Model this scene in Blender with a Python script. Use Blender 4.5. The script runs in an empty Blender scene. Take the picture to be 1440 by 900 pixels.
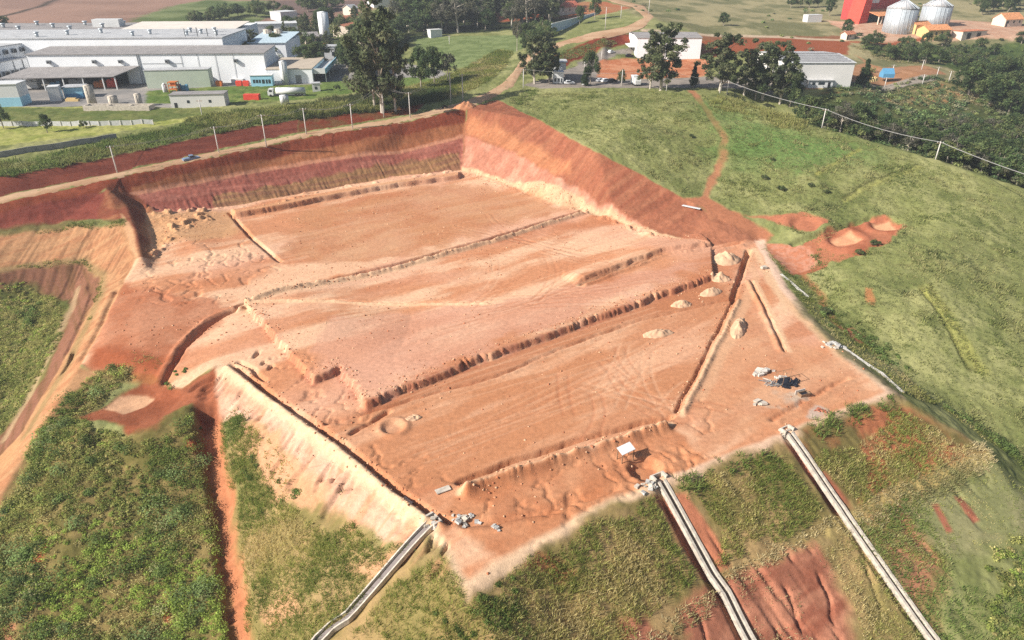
import bpy, bmesh, math, random
import numpy as np
from mathutils import Vector, Matrix
from mathutils.geometry import delaunay_2d_cdt

R = math.radians
scene = bpy.context.scene
COL = scene.collection
rng = np.random.default_rng(7)
random.seed(7)

# ------------------------------------------------------------------ camera
CAM_Z, F, PITCH = 70.0, 960.0, R(28.5)
CP, SP = math.cos(PITCH), math.sin(PITCH)
cam = bpy.data.cameras.new('camera')
camo = bpy.data.objects.new('camera', cam)
COL.objects.link(camo)
camo.location = (0, 0, CAM_Z)
camo.rotation_euler = (R(90) - PITCH, 0, 0)
cam.sensor_width = 36.0
cam.lens = 24.0
cam.clip_end = 8000
scene.camera = camo

def ray(px, py):
    x, y = (px - 720) / F, (450 - py) / F
    return np.array([x, CP + y * SP, -SP + y * CP])

def P(px, py, z):
    """point of the place at height z that is seen at photo position (px, py)"""
    d = ray(px, py)
    t = (z - CAM_Z) / d[2]
    return np.array([d[0] * t, d[1] * t, z])

# ------------------------------------------------------------------ noise
def _hash(ix, iy, seed):
    h = (ix.astype(np.int64) * 374761393 + iy.astype(np.int64) * 668265263 + seed * 2147483647) & 0xFFFFFFFF
    h = ((h ^ (h >> 13)) * 1274126177) & 0xFFFFFFFF
    h = h ^ (h >> 16)
    return (h & 0xFFFFFF).astype(np.float32) / float(0xFFFFFF)

def vnoise(x, y, seed=0):
    ix, iy = np.floor(x), np.floor(y)
    fx, fy = (x - ix).astype(np.float32), (y - iy).astype(np.float32)
    fx = fx * fx * (3 - 2 * fx); fy = fy * fy * (3 - 2 * fy)
    ix = ix.astype(np.int64); iy = iy.astype(np.int64)
    a = _hash(ix, iy, seed); b = _hash(ix + 1, iy, seed)
    c = _hash(ix, iy + 1, seed); d = _hash(ix + 1, iy + 1, seed)
    return (a + (b - a) * fx) * (1 - fy) + (c + (d - c) * fx) * fy     # 0..1

def fbm(x, y, seed=0, octs=4, gain=0.5):
    s = 0.0; a = 1.0; tot = 0.0
    for o in range(octs):
        s = s + a * vnoise(x * 2 ** o + 17.3 * o, y * 2 ** o - 9.1 * o, seed + o * 13)
        tot += a; a *= gain
    return s / tot * 2 - 1                                                # about -1..1

def sstep(a, b, v):
    t = np.clip((v - a) / (b - a), 0, 1)
    return t * t * (3 - 2 * t)

# ------------------------------------------------------------------ ground: break lines (photo x, photo y, height)
LINES = [
 # road
 [(-150,318,9.5),(0,287,11),(165,250,12.7),(308,219,14),(430,193,15.2),(577,170,16.5),(650,153,18.6),(700,141,19.5)],
 [(-150,306,9.5),(0,277,11),(165,243,12.7),(308,212,14),(430,187,15.2),(577,163,16.5),(640,146,18.6),(690,128,20.3),(722,100,22.7),(736,78,25),(780,61,27.5),(830,46,30),(880,37,32.5),(905,25,34.5),(890,10,36),(850,0,37)],
 [(722,122,20.6),(741,92,23.3),(755,76,26),(800,62,28),(850,52,30.5),(905,38,33),(921,24,34.8)],
 # bank on the far side of the road
 [(-150,262,14),(0,248,14.8),(160,219,16),(300,187,17.3),(420,166,17.8),(540,152,18),(620,140,19.4)],
 [(-150,225,16.5),(0,212,17),(160,190,17.8),(300,168,18.7),(420,152,18.9),(540,138,18.8),(640,128,20.2)],
 # big cut behind the pad
 [(185,273,8.5),(360,240,8.5),(500,218,8.8),(560,207,9),(652,191,10.3)],
 [(230,300,4.5),(300,292,3),(360,284,2.5),(480,262,1.9),(560,248,1.8),(648,240,1.5)],
 [(652,191,10.3),(720,212,9.5),(790,246,7.5),(860,285,5)],
 [(648,240,1.5),(680,248,1.3),(720,262,1),(790,290,.8),(850,305,.7),(920,330,.5),(990,346,.4),(1050,348,.3)],
 [(700,141,19.5),(760,170,17.4),(840,215,15),(900,245,11),(960,278,7),(1000,305,4.5),(1052,322,2.5)],
 [(652,191,10.3),(656,152,18.65)],
 # nose at the left end of the cut
 [(150,263,11.4),(163,297,7.6),(178,287,8),(190,320,6.5),(198,362,4)],
 [(185,273,8.5),(197,291,5.4),(215,330,3.4),(221,362,2)],
 # left red bank and terraces
 [(-150,350,4.8),(0,325,5.6),(90,312,6),(140,310,6.5)],
 [(-100,387,0),(0,379,0),(60,371,0),(120,366,.3),(145,385,.3),(145,410,0),(128,450,-1),(105,500,-2.5),(75,550,-4.5),(40,610,-6.5),(0,668,-9),(-60,740,-12)],
 [(-100,432,-5),(0,422,-5),(60,410,-5),(95,413,-5),(105,430,-5.5),(90,470,-6.5),(60,520,-8.5),(30,580,-10.5),(0,630,-12.5),(-80,700,-15)],
 [(172,398,1.6),(152,445,.8),(112,515,-1.5),(74,575,-4),(34,635,-6.5),(4,690,-8.5)],
 # pad outline
 [(1068,338,.5),(1100,400,0),(1150,460,0),(1200,505,0),(1260,553,0),(1110,612,0),(1000,655,0),(925,680,0),(800,745,0),(700,797,0),(655,830,0),(640,812,0),(600,742,0),(500,660,0),(400,580,0),(302,516,0)],
 # drainage line right of the pad
 [(1100,362,-.6),(1136,400,-2.6),(1200,466,-4),(1262,518,-6),(1312,553,-7.6),(1440,648,-13),(1560,740,-18)],
 # berm below the front bank
 [(1386,632,-7),(1250,692,-7.5),(1200,718,-7.5),(1000,818,-7.6),(900,884,-7.6),(860,905,-7.6)],
 [(1402,650,-7.6),(1268,706,-8),(1214,734,-8),(1014,836,-8.2),(920,898,-8.2)],
 # red trench below the pale bank
 [(290,562,-3),(300,640,-7),(315,740,-12),(335,880,-17),(345,960,-19.5)],
 # crest of the grass hill
 [(770,128,20.6),(900,124,21),(1005,134,21.2),(1080,158,19.8),(1200,192,17.2),(1320,226,14),(1440,266,10.5),(1540,300,7)],
 # dam and pond
 [(140,592,-3.6),(190,604,-3.5),(240,590,-3.2),(276,560,-2.4),(296,527,-.6)],
 [(142,558,-3.4),(200,545,-3),(226,543,-2.4)],
]
PTS = [
 (150,577,-5),(185,569,-5.1),(218,562,-4.7),
 (-100,480,-8),(0,480,-8.6),(40,470,-8),(20,540,-10.6),
 (250,330,3.6),(215,385,2),(200,430,1.2),(200,470,.5),(145,490,-.2),(180,505,-.4),(222,522,-1),
 (330,300,2.2),(395,370,1),(330,430,.4),(300,360,2),(450,330,.9),(560,300,.9),(640,262,.8),(760,285,.6),(820,296,.5),
 (545,375,.5),(690,335,.5),(600,450,0),(760,430,0),(900,380,.2),(1000,350,.3),(960,450,0),(800,560,0),(650,640,0),(1050,480,0),(1180,530,0),
 (900,620,0),(700,720,0),(450,600,0),(380,520,.1),
 (180,516,-1),(130,530,-2.2),(60,604,-4.8),(92,640,-6.2),(30,702,-9.5),(150,622,-6),(0,780,-12.6),(100,760,-11),(200,680,-9),(200,780,-13),
 (268,622,-5.6),(284,700,-10.8),(300,800,-15),(0,900,-16.8),(150,900,-18),(300,900,-19),(-150,900,-16),(-150,760,-14),
 (490,870,-8),(450,900,-10),(400,780,-9.5),(470,730,-5.4),(600,900,-5),(700,900,-3.2),(800,870,-5.5),
 (1060,900,-11.5),(1200,900,-13.2),(1310,900,-14.5),(1440,890,-15.6),(1440,770,-12.4),(1425,690,-10),(1560,800,-17),(1180,830,-11.2),
 (1300,450,-1.5),(1440,400,-.6),(1440,500,-5),(1340,330,6),(1240,320,4.2),(1190,336,3),(1130,312,4.6),(1200,250,11.5),(1100,230,12.6),(1050,180,17.6),
 (1300,270,9.6),(1000,250,9.6),(990,200,14.8),(900,180,18.6),(850,150,20.3),(1060,300,5),(1200,400,0),(1560,420,-3),
 (0,180,17.6),(0,150,18.4),(150,150,18.5),(300,148,18.6),(460,112,18.6),(460,90,18.7),(600,112,19.4),(-200,150,18),(520,128,18.8),(300,110,18.6),(100,120,18.5),
 (0,44,26),(160,40,26.5),(330,34,27),(0,0,33),(200,0,33.5),(400,0,34),(420,40,24),(600,55,24),(600,0,34),(650,75,23),(700,60,25.6),(760,20,31),
 (760,90,22.5),(790,118,20.8),(850,114,20.8),(930,105,20.8),(1000,112,20.8),(850,92,21.2),(930,84,21.5),(1000,84,22),(860,62,27),(1000,56,27),(1000,40,30.5),(1000,0,35.5),(1200,0,36),
 (1060,122,20.5),(1150,124,20),(1200,122,20),(1300,104,19.6),(1220,90,20.5),(1200,60,25.5),(1120,54,26.5),(1290,50,27),(1200,44,28),(1440,50,27),(1440,0,36),
 (1250,135,15),(1310,140,12.6),(1440,130,10),(1440,80,18),(1340,85,19),
]
WPTS = [
 (112,262,10.5),(135,245,7),(160,232,3),(190,225,0),(230,260,0),(200,280,6),(95,268,14),(260,330,8),
 (-3000,3000,120),(0,3000,120),(3000,3000,120),(-900,900,44),(0,900,44),(900,900,44),(-3000,600,60),(3000,600,60),
 (-500,420,24),(-500,250,15),(500,420,20),(500,250,-2),(-500,100,-15),(500,100,-25),(-3000,-300,-30),(3000,-300,-40),(-300,0,-25),(0,0,-27),(300,0,-32),(0,-300,-40),
 (-300,640,34),(300,640,38),(-120,45,-21),(-60,40,-22),(0,38,-15),(40,40,-17),(90,45,-20),(150,60,-24),
]
def build_tin():
    vs, zs, es = [], [], []
    for ln in LINES:
        k0 = len(vs)
        for (px, py, z) in ln:
            p = P(px, py, z); vs.append(Vector((p[0], p[1]))); zs.append(z)
        es += [(k, k + 1) for k in range(k0, len(vs) - 1)]
    for (px, py, z) in PTS:
        p = P(px, py, z); vs.append(Vector((p[0], p[1]))); zs.append(z)
    for (x, y, z) in WPTS:
        vs.append(Vector((x, y))); zs.append(z)
    nv, ne, nf, ov, oe, of = delaunay_2d_cdt(vs, es, [], 0, 1e-3, True)
    xy = np.array([(v.x, v.y) for v in nv])
    z = np.full(len(nv), np.nan)
    for i, o in enumerate(ov):
        if len(o): z[i] = zs[o[0]]
    known = ~np.isnan(z)
    for i in np.where(~known)[0]:
        d = np.hypot(*(xy[known] - xy[i]).T); k = np.argsort(d)[:3]; w = 1 / (d[k] + .01)
        z[i] = (z[known][k] * w).sum() / w.sum()
        print('crossing break lines near', xy[i])
    return xy, z, nf

def axis(parts):
    out = [parts[0][0]]
    for (a, b, s0, s1) in parts:
        x = out[-1]
        while x < b - 1e-6:
            f = (x - a) / (b - a)
            x = x + s0 + (s1 - s0) * f
            out.append(min(x, b) if b - x < s1 * .5 else x)
            x = out[-1]
    return np.array(out)
S = 0.30
YS = axis([(30, 140, S, S), (140, 262, S, .38), (262, 460, .5, 2.2), (460, 900, 2.5, 12), (900, 3000, 20, 120)])
YS = np.concatenate([[-300, -200, -120, -60, -20, 0, 12, 20, 25], YS])
xr = axis([(0, 112, S, S), (112, 200, .45, .7), (200, 420, .9, 3), (420, 3000, 6, 120)])
XS = np.concatenate([-xr[:0:-1], xr])
NX, NY = len(XS), len(YS)
GX, GY = np.meshgrid(XS, YS)          # [iy, ix]

def raster_tin():
    xy, z, faces = build_tin()
    H = np.full((NY, NX), np.nan)
    for f in faces:
        (a, b, c) = f[:3]
        pa, pb, pc = xy[a], xy[b], xy[c]
        x0, x1 = min(pa[0], pb[0], pc[0]), max(pa[0], pb[0], pc[0])
        y0, y1 = min(pa[1], pb[1], pc[1]), max(pa[1], pb[1], pc[1])
        i0, i1 = np.searchsorted(XS, x0 - 1e-6), np.searchsorted(XS, x1 + 1e-6)
        j0, j1 = np.searchsorted(YS, y0 - 1e-6), np.searchsorted(YS, y1 + 1e-6)
        if i1 <= i0 or j1 <= j0: continue
        den = (pb[1]-pc[1])*(pa[0]-pc[0]) + (pc[0]-pb[0])*(pa[1]-pc[1])
        if abs(den) < 1e-9: continue
        X, Y = GX[j0:j1, i0:i1], GY[j0:j1, i0:i1]
        w0 = ((pb[1]-pc[1])*(X-pc[0]) + (pc[0]-pb[0])*(Y-pc[1])) / den
        w1 = ((pc[1]-pa[1])*(X-pc[0]) + (pa[0]-pc[0])*(Y-pc[1])) / den
        w2 = 1 - w0 - w1
        m = (w0 >= -1e-5) & (w1 >= -1e-5) & (w2 >= -1e-5)
        H[j0:j1, i0:i1][m] = (w0*z[a] + w1*z[b] + w2*z[c])[m]
    H[np.isnan(H)] = -20
    return H

def blur(A, n):
    for _ in range(n):
        A[:, 1:-1] = (A[:, :-2] + 2*A[:, 1:-1] + A[:, 2:]) / 4
        A[1:-1, :] = (A[:-2, :] + 2*A[1:-1, :] + A[2:, :]) / 4
    return A

H = blur(raster_tin(), 4)
H0 = H.copy()

def hsample(A, x, y):
    x = np.clip(np.asarray(x, float), XS[0], XS[-1] - 1e-6); y = np.clip(np.asarray(y, float), YS[0], YS[-1] - 1e-6)
    i = np.clip(np.searchsorted(XS, x, 'right') - 1, 0, NX - 2); j = np.clip(np.searchsorted(YS, y, 'right') - 1, 0, NY - 2)
    fx = (x - XS[i]) / (XS[i+1] - XS[i]); fy = (y - YS[j]) / (YS[j+1] - YS[j])
    return (A[j, i]*(1-fx) + A[j, i+1]*fx)*(1-fy) + (A[j+1, i]*(1-fx) + A[j+1, i+1]*fx)*fy

TT = np.concatenate([np.arange(40, 420, .25), np.arange(420, 1600, 1.0)])
def at(px, py, A=None):
    """ground point seen at photo position (px, py)"""
    A = H0 if A is None else A
    d = ray(px, py)
    pts = d[None, :] * TT[:, None]
    hz = CAM_Z + pts[:, 2] - hsample(A, pts[:, 0], pts[:, 1])
    k = np.argmax(hz < 0)
    if hz[k] >= 0: k = len(TT) - 1
    t = TT[k]
    if k > 0 and hz[k] < 0:
        f = hz[k-1] / (hz[k-1] - hz[k] + 1e-9); t = TT[k-1] + f * (TT[k] - TT[k-1])
    p = d * t
    return np.array([p[0], p[1], CAM_Z + p[2]])

def W(pts, z=None):
    """photo points (on the ground, or at a given height) -> place XY"""
    return np.array([(P(q[0], q[1], z) if z is not None else at(q[0], q[1]))[:2] for q in pts])

# ------------------------------------------------------------------ painting and carving on the ground sheet
def window(pts, m):
    i0, i1 = np.searchsorted(XS, pts[:, 0].min() - m), np.searchsorted(XS, pts[:, 0].max() + m)
    j0, j1 = np.searchsorted(YS, pts[:, 1].min() - m), np.searchsorted(YS, pts[:, 1].max() + m)
    return slice(j0, j1), slice(i0, i1)

def seg_dist(X, Y, pts, closed):
    """distance, signed side and arc length to the polyline"""
    n = len(pts); best = np.full(X.shape, 1e9); side = np.zeros(X.shape); arc = np.zeros(X.shape); acc = 0
    for k in range(n if closed else n - 1):
        a, b = pts[k], pts[(k+1) % n]
        dx, dy = b - a; L2 = dx*dx + dy*dy + 1e-9
        t = np.clip(((X-a[0])*dx + (Y-a[1])*dy) / L2, 0, 1)
        ex, ey = X - a[0] - t*dx, Y - a[1] - t*dy
        d = np.hypot(ex, ey); m = d < best
        best[m] = d[m]; side[m] = np.sign(dx*ey - dy*ex)[m]; arc[m] = (acc + t*math.sqrt(L2))[m]
        acc += math.sqrt(L2)
    return best, side, arc, acc

def inside(X, Y, pts):
    r = np.zeros(X.shape, bool); n = len(pts)
    for k in range(n):
        (x0, y0), (x1, y1) = pts[k], pts[(k+1) % n]
        if y0 == y1: continue
        r ^= ((Y < y0) != (Y < y1)) & (X < (x1-x0)*(Y-y0)/(y1-y0) + x0)
    return r

WARPX = fbm(GX*.22, GY*.22, 91, 4); WARPY = fbm(GX*.22, GY*.22, 92, 4)

def poly_mask(pts, soft=.8, warp=1.0):
    sl = window(pts, soft + abs(warp) + 1)
    X = GX[sl] + warp*WARPX[sl]; Y = GY[sl] + warp*WARPY[sl]
    d, _, _, _ = seg_dist(X, Y, pts, True)
    sd = np.where(inside(X, Y, pts), d, -d)
    return sl, sstep(-soft, soft, sd)

def line_mask(pts, width, soft=.3, warp=.3):
    sl = window(pts, width + soft + abs(warp) + 1)
    X = GX[sl] + warp*WARPX[sl]; Y = GY[sl] + warp*WARPY[sl]
    d, s, arc, tot = seg_dist(X, Y, pts, False)
    return sl, 1 - sstep(width/2 - soft, width/2 + soft, d), d, s, arc, tot
# ------------------------------------------------------------------ smooth the natural ground, keep the earthworks crisp
def soften(poly, n, soft):
    global H
    Hs = blur(H.copy(), n)
    sl, m = poly_mask(W(poly), soft, 0)
    H[sl] = H[sl] * (1 - m) + Hs[sl] * m
HILL = [(712,134),(845,205),(965,268),(1062,318),(1075,335),(1110,385),(1150,440),(1210,492),(1275,540),(1320,570),(1440,660),(1600,760),(1600,320),(1440,270),(1200,196),(1005,136),(860,124),(770,126)]
soften(HILL, 60, 4)
soften([(290,600),(270,560),(150,610),(60,604),(0,720),(0,960),(330,960)], 30, 3)
far = sstep(255, 300, GY); Hs = blur(H.copy(), 6); H = H*(1-far) + Hs*far

# ------------------------------------------------------------------ ground colour (reflectance) by soil and cover
def C(r, g, b, k=1.5):
    c = np.array([r, g, b]) / 255.0
    lin = np.where(c <= .04045, c / 12.92, ((c + .055) / 1.055) ** 2.4)
    return lin / k
def mixc(a, b, t): return a * (1 - t[..., None]) + b * t[..., None]

U = GX*.83 + GY*.555; V = -GX*.555 + GY*.83
NB = fbm(GX*.05, GY*.05, 3, 5); NM = fbm(GX*.25, GY*.25, 5, 5); NF = fbm(GX*1.1, GY*1.1, 6, 3)
NS = fbm(U*.035, V*.14, 8, 5); NS2 = fbm(U*.12, V*.7, 9, 4)
GRASSC = mixc(C(134,138,84), C(166,164,110), sstep(-.4, .5, NB*.6 + NM*.6))
GRASSC = mixc(GRASSC, C(98,108,58), sstep(.1, .55, fbm(GX*.13, GY*.13, 21, 5)) * .7)
COLR = GRASSC.copy()
VEG = np.ones((NY, NX), np.float32)          # how rough the cover is (1 grass, 0 bare soil)

def paint(poly, col, soft=.8, warp=1.0, alpha=1.0, veg=None, noise=None):
    """col: one colour or an array over the whole sheet"""
    pts = poly if isinstance(poly, np.ndarray) else W(poly)
    sl, m = poly_mask(pts, soft*.55, warp*1.25)
    m = m * alpha
    if noise is not None: m = m * noise[sl]
    c = col if col.ndim == 1 else col[sl]
    COLR[sl] = COLR[sl] * (1 - m[..., None]) + c * m[..., None]
    if veg is not None: VEG[sl] = VEG[sl] * (1 - m) + veg * m
    return sl, m
def stroke(pts, width, col, soft=.3, warp=.3, alpha=1.0, veg=None, noise=None):
    pts = pts if isinstance(pts, np.ndarray) else W(pts)
    sl, m, d, s, arc, tot = line_mask(pts, width, soft, warp)
    m = m * alpha
    if noise is not None: m = m * noise[sl]
    c = col if col.ndim == 1 else col[sl]
    COLR[sl] = COLR[sl] * (1 - m[..., None]) + c * m[..., None]
    if veg is not None: VEG[sl] = VEG[sl] * (1 - m) + veg * m
def carve(pts, depth, width, berm=0, off=1.2, bw=.7, warp=.35, z=None, both=False):
    """a trench; a bank of spoil on its right hand side (going along pts)"""
    pts = pts if isinstance(pts, np.ndarray) else W(pts, z)
    sl, m, d, s, arc, tot = line_mask(pts, width + 2*off + 2*bw, .1, warp)
    rag = .6 + .5*vnoise(arc*.6, arc*0, 31) + .35*vnoise(arc*2.3, arc*0, 32)
    end = sstep(0, 1.5, arc) * sstep(0, 1.5, tot - arc)
    h = -depth * rag * (1 - sstep(width*.2, width*.62, d)) * end
    if berm:
        h = h + berm * rag * np.exp(-((-s*d - off)/bw)**2) * (1 if not both else 1) * end
        if both: h = h + berm * rag * np.exp(-((s*d - off)/bw)**2) * end
    H[sl] += h

# distant ground
paint(np.array([(-700,432),(-150,436),(-120,470),(-95,640),(-120,1500),(-2500,1500),(-2500,432)], float), mixc(C(150,118,102), C(172,136,118), sstep(-.4,.4,fbm(GX*.012,GY*.03,51,4))), 6, 4, veg=.1)
paint([(0,-30),(0,12),(60,12),(190,-30)], C(140,110,98), 3, 3, .5)
stroke([(-20,28),(15,22),(60,8),(92,-4)], 5, C(70,62,52), 2, 1)
paint([(180,30),(240,8),(285,0),(380,0),(390,22),(330,40)], mixc(C(96,110,62), C(132,140,92), sstep(-.3,.3,NB)), 6, 5)
paint([(380,0),(520,0),(500,12),(400,30)], C(126,104,96), 6, 5)
paint(np.array([(75,445),(150,330),(190,300),(420,330),(900,420),(900,900),(80,900)], float), mixc(C(124,122,84), C(172,160,120), sstep(-.35,.35,fbm(GX*.06,GY*.05,52,5)+.4*NM)), 8, 5)
paint([(905,45),(1010,50),(1190,50),(1180,58),(1010,58),(900,56)], C(150,80,55), 2, 2, .75, veg=.2)
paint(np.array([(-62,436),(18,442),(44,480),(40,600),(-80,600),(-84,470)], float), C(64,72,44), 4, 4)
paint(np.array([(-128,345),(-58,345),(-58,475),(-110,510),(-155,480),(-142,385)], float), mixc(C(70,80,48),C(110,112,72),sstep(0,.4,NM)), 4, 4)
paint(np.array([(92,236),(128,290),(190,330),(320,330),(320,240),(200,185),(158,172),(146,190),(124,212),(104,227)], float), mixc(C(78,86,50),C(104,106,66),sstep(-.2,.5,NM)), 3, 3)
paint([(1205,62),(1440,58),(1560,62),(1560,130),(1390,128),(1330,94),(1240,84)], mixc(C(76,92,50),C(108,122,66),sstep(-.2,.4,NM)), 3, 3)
# factory yard, lawns and streets
YARD = mixc(C(150,146,142), C(176,168,160), sstep(-.3,.4,NM))
paint([(-200,152),(180,150),(260,152),(330,140),(440,132),(520,128),(640,118),(620,98),(560,88),(460,80),(380,40),(0,40),(-200,60)], YARD, 2, 1, veg=0)
paint([(205,128),(300,122),(470,118),(610,110),(625,116),(520,128),(440,139),(330,146),(205,146)], mixc(C(100,122,58),C(128,140,76),sstep(-.3,.3,NM)), 1.5, 1, veg=1)
paint([(450,115),(600,108),(615,116),(450,130)], C(112,130,70), 1.5, 1, veg=1)
paint([(-60,150),(180,152),(280,156),(300,166),(150,188),(-60,212)], mixc(C(150,156,80),C(178,176,104),sstep(-.3,.3,NM)), 1, .6, veg=.8)
paint([(-60,150),(210,154),(300,152),(300,160),(220,172),(-60,172)], mixc(C(104,116,62),C(126,130,76),sstep(-.3,.3,NM)), 1, .6, veg=.8)
paint([(580,52),(740,48),(735,68),(690,92),(650,96),(585,88)], mixc(C(112,126,76),C(134,146,94),sstep(-.3,.3,NM)), 3, 2, veg=.6)
# car park, earthworks round the far sheds
paint([(736,120),(760,124),(1000,124),(1110,132),(1110,112),(990,108),(880,112),(850,108),(840,92),(868,76),(890,76),(890,66),(850,68),(815,88),(770,110)], mixc(C(150,140,130),C(170,158,146),sstep(-.3,.3,NM)), 1.5, 1, veg=0)
SHED = mixc(C(196,122,84), C(214,150,112), sstep(-.3,.4,NM + NS2*.5))
paint([(842,86),(880,82),(985,82),(1000,86),(990,108),(870,112),(840,108)], SHED, 1.5, 1, veg=0)
paint([(775,82),(820,60),(870,48),(906,44),(900,54),(860,68),(800,90),(780,98)], mixc(C(120,52,36),C(146,70,48),sstep(-.3,.3,NM)), 1.5, 1.2, veg=.1)
paint([(985,58),(1100,52),(1195,58),(1190,76),(1040,76),(985,82)], C(158,88,58), 2, 1.5, veg=.1)
paint([(1110,128),(1210,124),(1330,104),(1300,92),(1240,96),(1200,76),(1215,88)], mixc(C(186,140,106),C(176,128,92),sstep(-.3,.3,NM)), 1.5, 1.2, veg=0)
paint([(1100,128),(1210,122),(1320,112),(1300,104),(1210,116)], C(172,160,146), 1, .6, veg=0)
paint([(1100,138),(1220,132),(1330,114),(1395,140),(1400,150),(1330,146),(1250,142)], mixc(C(150,138,92),C(166,112,76),sstep(0,.5,NM)), 2, 2)
paint([(1160,30),(1215,34),(1345,28),(1440,34),(1500,40),(1500,56),(1350,56),(1250,60),(1200,52)], mixc(C(202,156,128),C(214,176,148),sstep(-.3,.3,NM)), 2, 2, veg=0)
stroke([(1195,58),(1250,62),(1300,54)], 4, C(172,96,66), 1, 1)
stroke([(905,42),(1010,49),(1110,52),(1190,56)], 4, C(208,184,156), .8, .6, veg=0)
paint([(690,0),(700,30),(745,28),(830,24),(890,10),(850,2),(760,0)], mixc(C(188,98,70),C(180,116,84),sstep(-.3,.3,NM)), 3, 2, .8, veg=0)
# banks of the road
REDC = mixc(C(136,74,58), C(118,62,50), sstep(-.4, .4, NS2))
paint([(-60,252),(0,249),(160,220),(300,188),(420,167),(420,186),(308,211),(165,242),(-60,290)], REDC, .8, 1.0, veg=.05)
paint([(420,167),(520,154),(600,144),(585,158),(500,174),(420,187)], mixc(C(118,84,54),C(126,62,42),sstep(-.2,.4,NM)), .8, .8, veg=.5)

# ------------------------------------------------------------------ the big cut
BANDN = fbm(U*.05, V*.7, 64, 4)
FU = np.abs(fbm(U*.9, V*.06, 61, 3)); FV = fbm(V*.9, U*.06, 62, 3)
paint([(-60,306),(0,287),(165,250),(308,219),(430,193),(577,170),(655,152),(652,192),(500,219),(360,241),(185,274),(150,264),(90,312),(0,326),(-60,336)], mixc(C(142,72,50), C(156,84,60), sstep(-.5,.5,NS2)), .5, .5, veg=0)
paint([(185,263),(308,233),(430,210),(577,187),(655,170),(652,190),(500,217),(360,239),(185,272)], mixc(C(188,124,86), C(176,110,76), sstep(-.5,.5,NS2)), .6, .4, veg=0)
paint([(-60,330),(0,300),(150,268),(165,297),(140,310),(90,313),(0,326)], mixc(C(150,80,66), C(134,68,56), sstep(-.4,.4,NS2+NM*.5)), .8, .8, veg=.05)
LOWF = mixc(C(170,100,84), C(186,118,100), sstep(-.4,.4,NS2))
paint([(185,273),(360,240),(500,218),(652,191),(650,238),(560,248),(480,263),(360,286),(300,293),(225,300)], LOWF, .5, .5, veg=0)
paint([(300,276),(360,264),(480,241),(560,228),(645,214),(650,238),(560,248),(480,263),(360,286),(300,293)], mixc(C(176,132,92), C(158,112,84), sstep(-.3,.3,FV)), .9, 1.2, veg=0)
stroke([(185,273),(360,240),(500,218),(652,191)], 1.1, C(214,150,118), .3, .2)
RF = mixc(C(172,112,84), C(158,96,72), sstep(-.5,.5,fbm(V*.5,U*.05,63,4)))
paint([(660,150),(700,141),(760,170),(840,215),(900,245),(960,278),(1000,303),(1062,330),(1056,346),(990,346),(920,330),(850,305),(790,290),(720,262),(650,240),(652,191)], RF, .4, .5, veg=0)
paint([(655,165),(700,178),(760,205),(800,238),(780,246),(720,212),(654,191)], mixc(C(200,136,98),C(190,124,88),sstep(-.4,.4,NS2)), 2.5, 2.0)
paint([(654,193),(720,213),(785,248),(860,292),(920,328),(850,305),(790,290),(720,262),(650,240)], mixc(C(212,156,130), C(190,128,104), sstep(-.3,.4,NM+NS*.6)), .8, 1.2)
paint([(650,232),(680,244),(720,254),(760,256),(800,268),(850,294),(900,320),(985,342),(990,348),(900,328),(850,307),(790,292),(720,264),(650,244)], C(224,184,146), .6, 1.0)
paint([(985,308),(1040,322),(1080,330),(1070,348),(1000,350),(960,335)], C(184,120,90), 2, 1.5)

paint([(136,306),(150,262),(168,266),(190,274),(215,292),(224,330),(226,366),(200,372),(180,380),(184,350),(172,320)], mixc(C(150,86,64),C(176,118,84),sstep(-.2,.4,NM)), .6, .6, veg=0)
paint([(168,300),(186,318),(196,360),(206,366),(188,392),(172,398),(184,360),(172,318)], C(206,160,120), .8, .8, veg=0)
# ------------------------------------------------------------------ the pad
PAD = [(1068,338),(1100,400),(1150,460),(1200,505),(1262,553),(1110,613),(1000,656),(925,682),(800,747),(700,800),(655,833),(638,812),(598,742),(500,660),(400,580),(300,514),(255,548),(228,540),(215,525),(130,520),(110,512),(150,445),(172,398),(190,365),(215,365),(205,300),(230,298),(300,292),(360,284),(480,262),(560,247),(648,239),(720,262),(790,290),(850,305),(920,330),(1000,346)]
PALE, ORNG, PINK, DEEP = C(246,198,160), C(220,153,112), C(236,180,149), C(203,131,92)
pc = mixc(ORNG, PALE, sstep(-.35, .4, NS*1.2 + NS2*.35 + NM*.25))
pc = mixc(pc, PINK, sstep(0, .5, fbm(U*.03, V*.06, 71, 4)) * .7)
pc = mixc(pc, DEEP, sstep(.12, .5, fbm(U*.04, V*.1, 72, 5)) * .75)
paint(PAD, pc, .5, .4, veg=0)
LOW = mixc(C(206,142,101), C(231,173,134), sstep(-.3,.4,NS + NS2*.5))
paint([(513,575),(700,505),(860,447),(1010,395),(1050,400),(950,585),(800,640),(640,690),(560,690),(480,615)], LOW, 1.5, 1.5, .7)
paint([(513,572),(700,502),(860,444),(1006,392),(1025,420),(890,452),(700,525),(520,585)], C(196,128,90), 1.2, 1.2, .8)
paint([(640,690),(800,645),(950,600),(1000,655),(925,680),(800,745),(700,780),(620,720)], mixc(C(214,148,106),C(198,127,86),sstep(-.3,.3,NM)), 1.5, 1.2, .85)
paint([(120,430),(170,400),(330,430),(300,460),(240,520),(130,520)], mixc(C(200,130,96),C(184,106,70),sstep(-.3,.4,NM)), 3, 2, .8)
paint([(130,490),(230,500),(235,540),(200,545),(130,520)], C(168,88,54), 3, 1.5, .8)
paint([(205,300),(330,296),(330,330),(230,345),(215,370)], C(222,170,122), 3, 2, .8)
paint([(420,300),(640,255),(760,275),(800,292),(640,340),(480,380),(400,350)], mixc(C(208,150,108),C(200,136,96),sstep(-.3,.3,NM)), 5, 4, .65)
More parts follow.
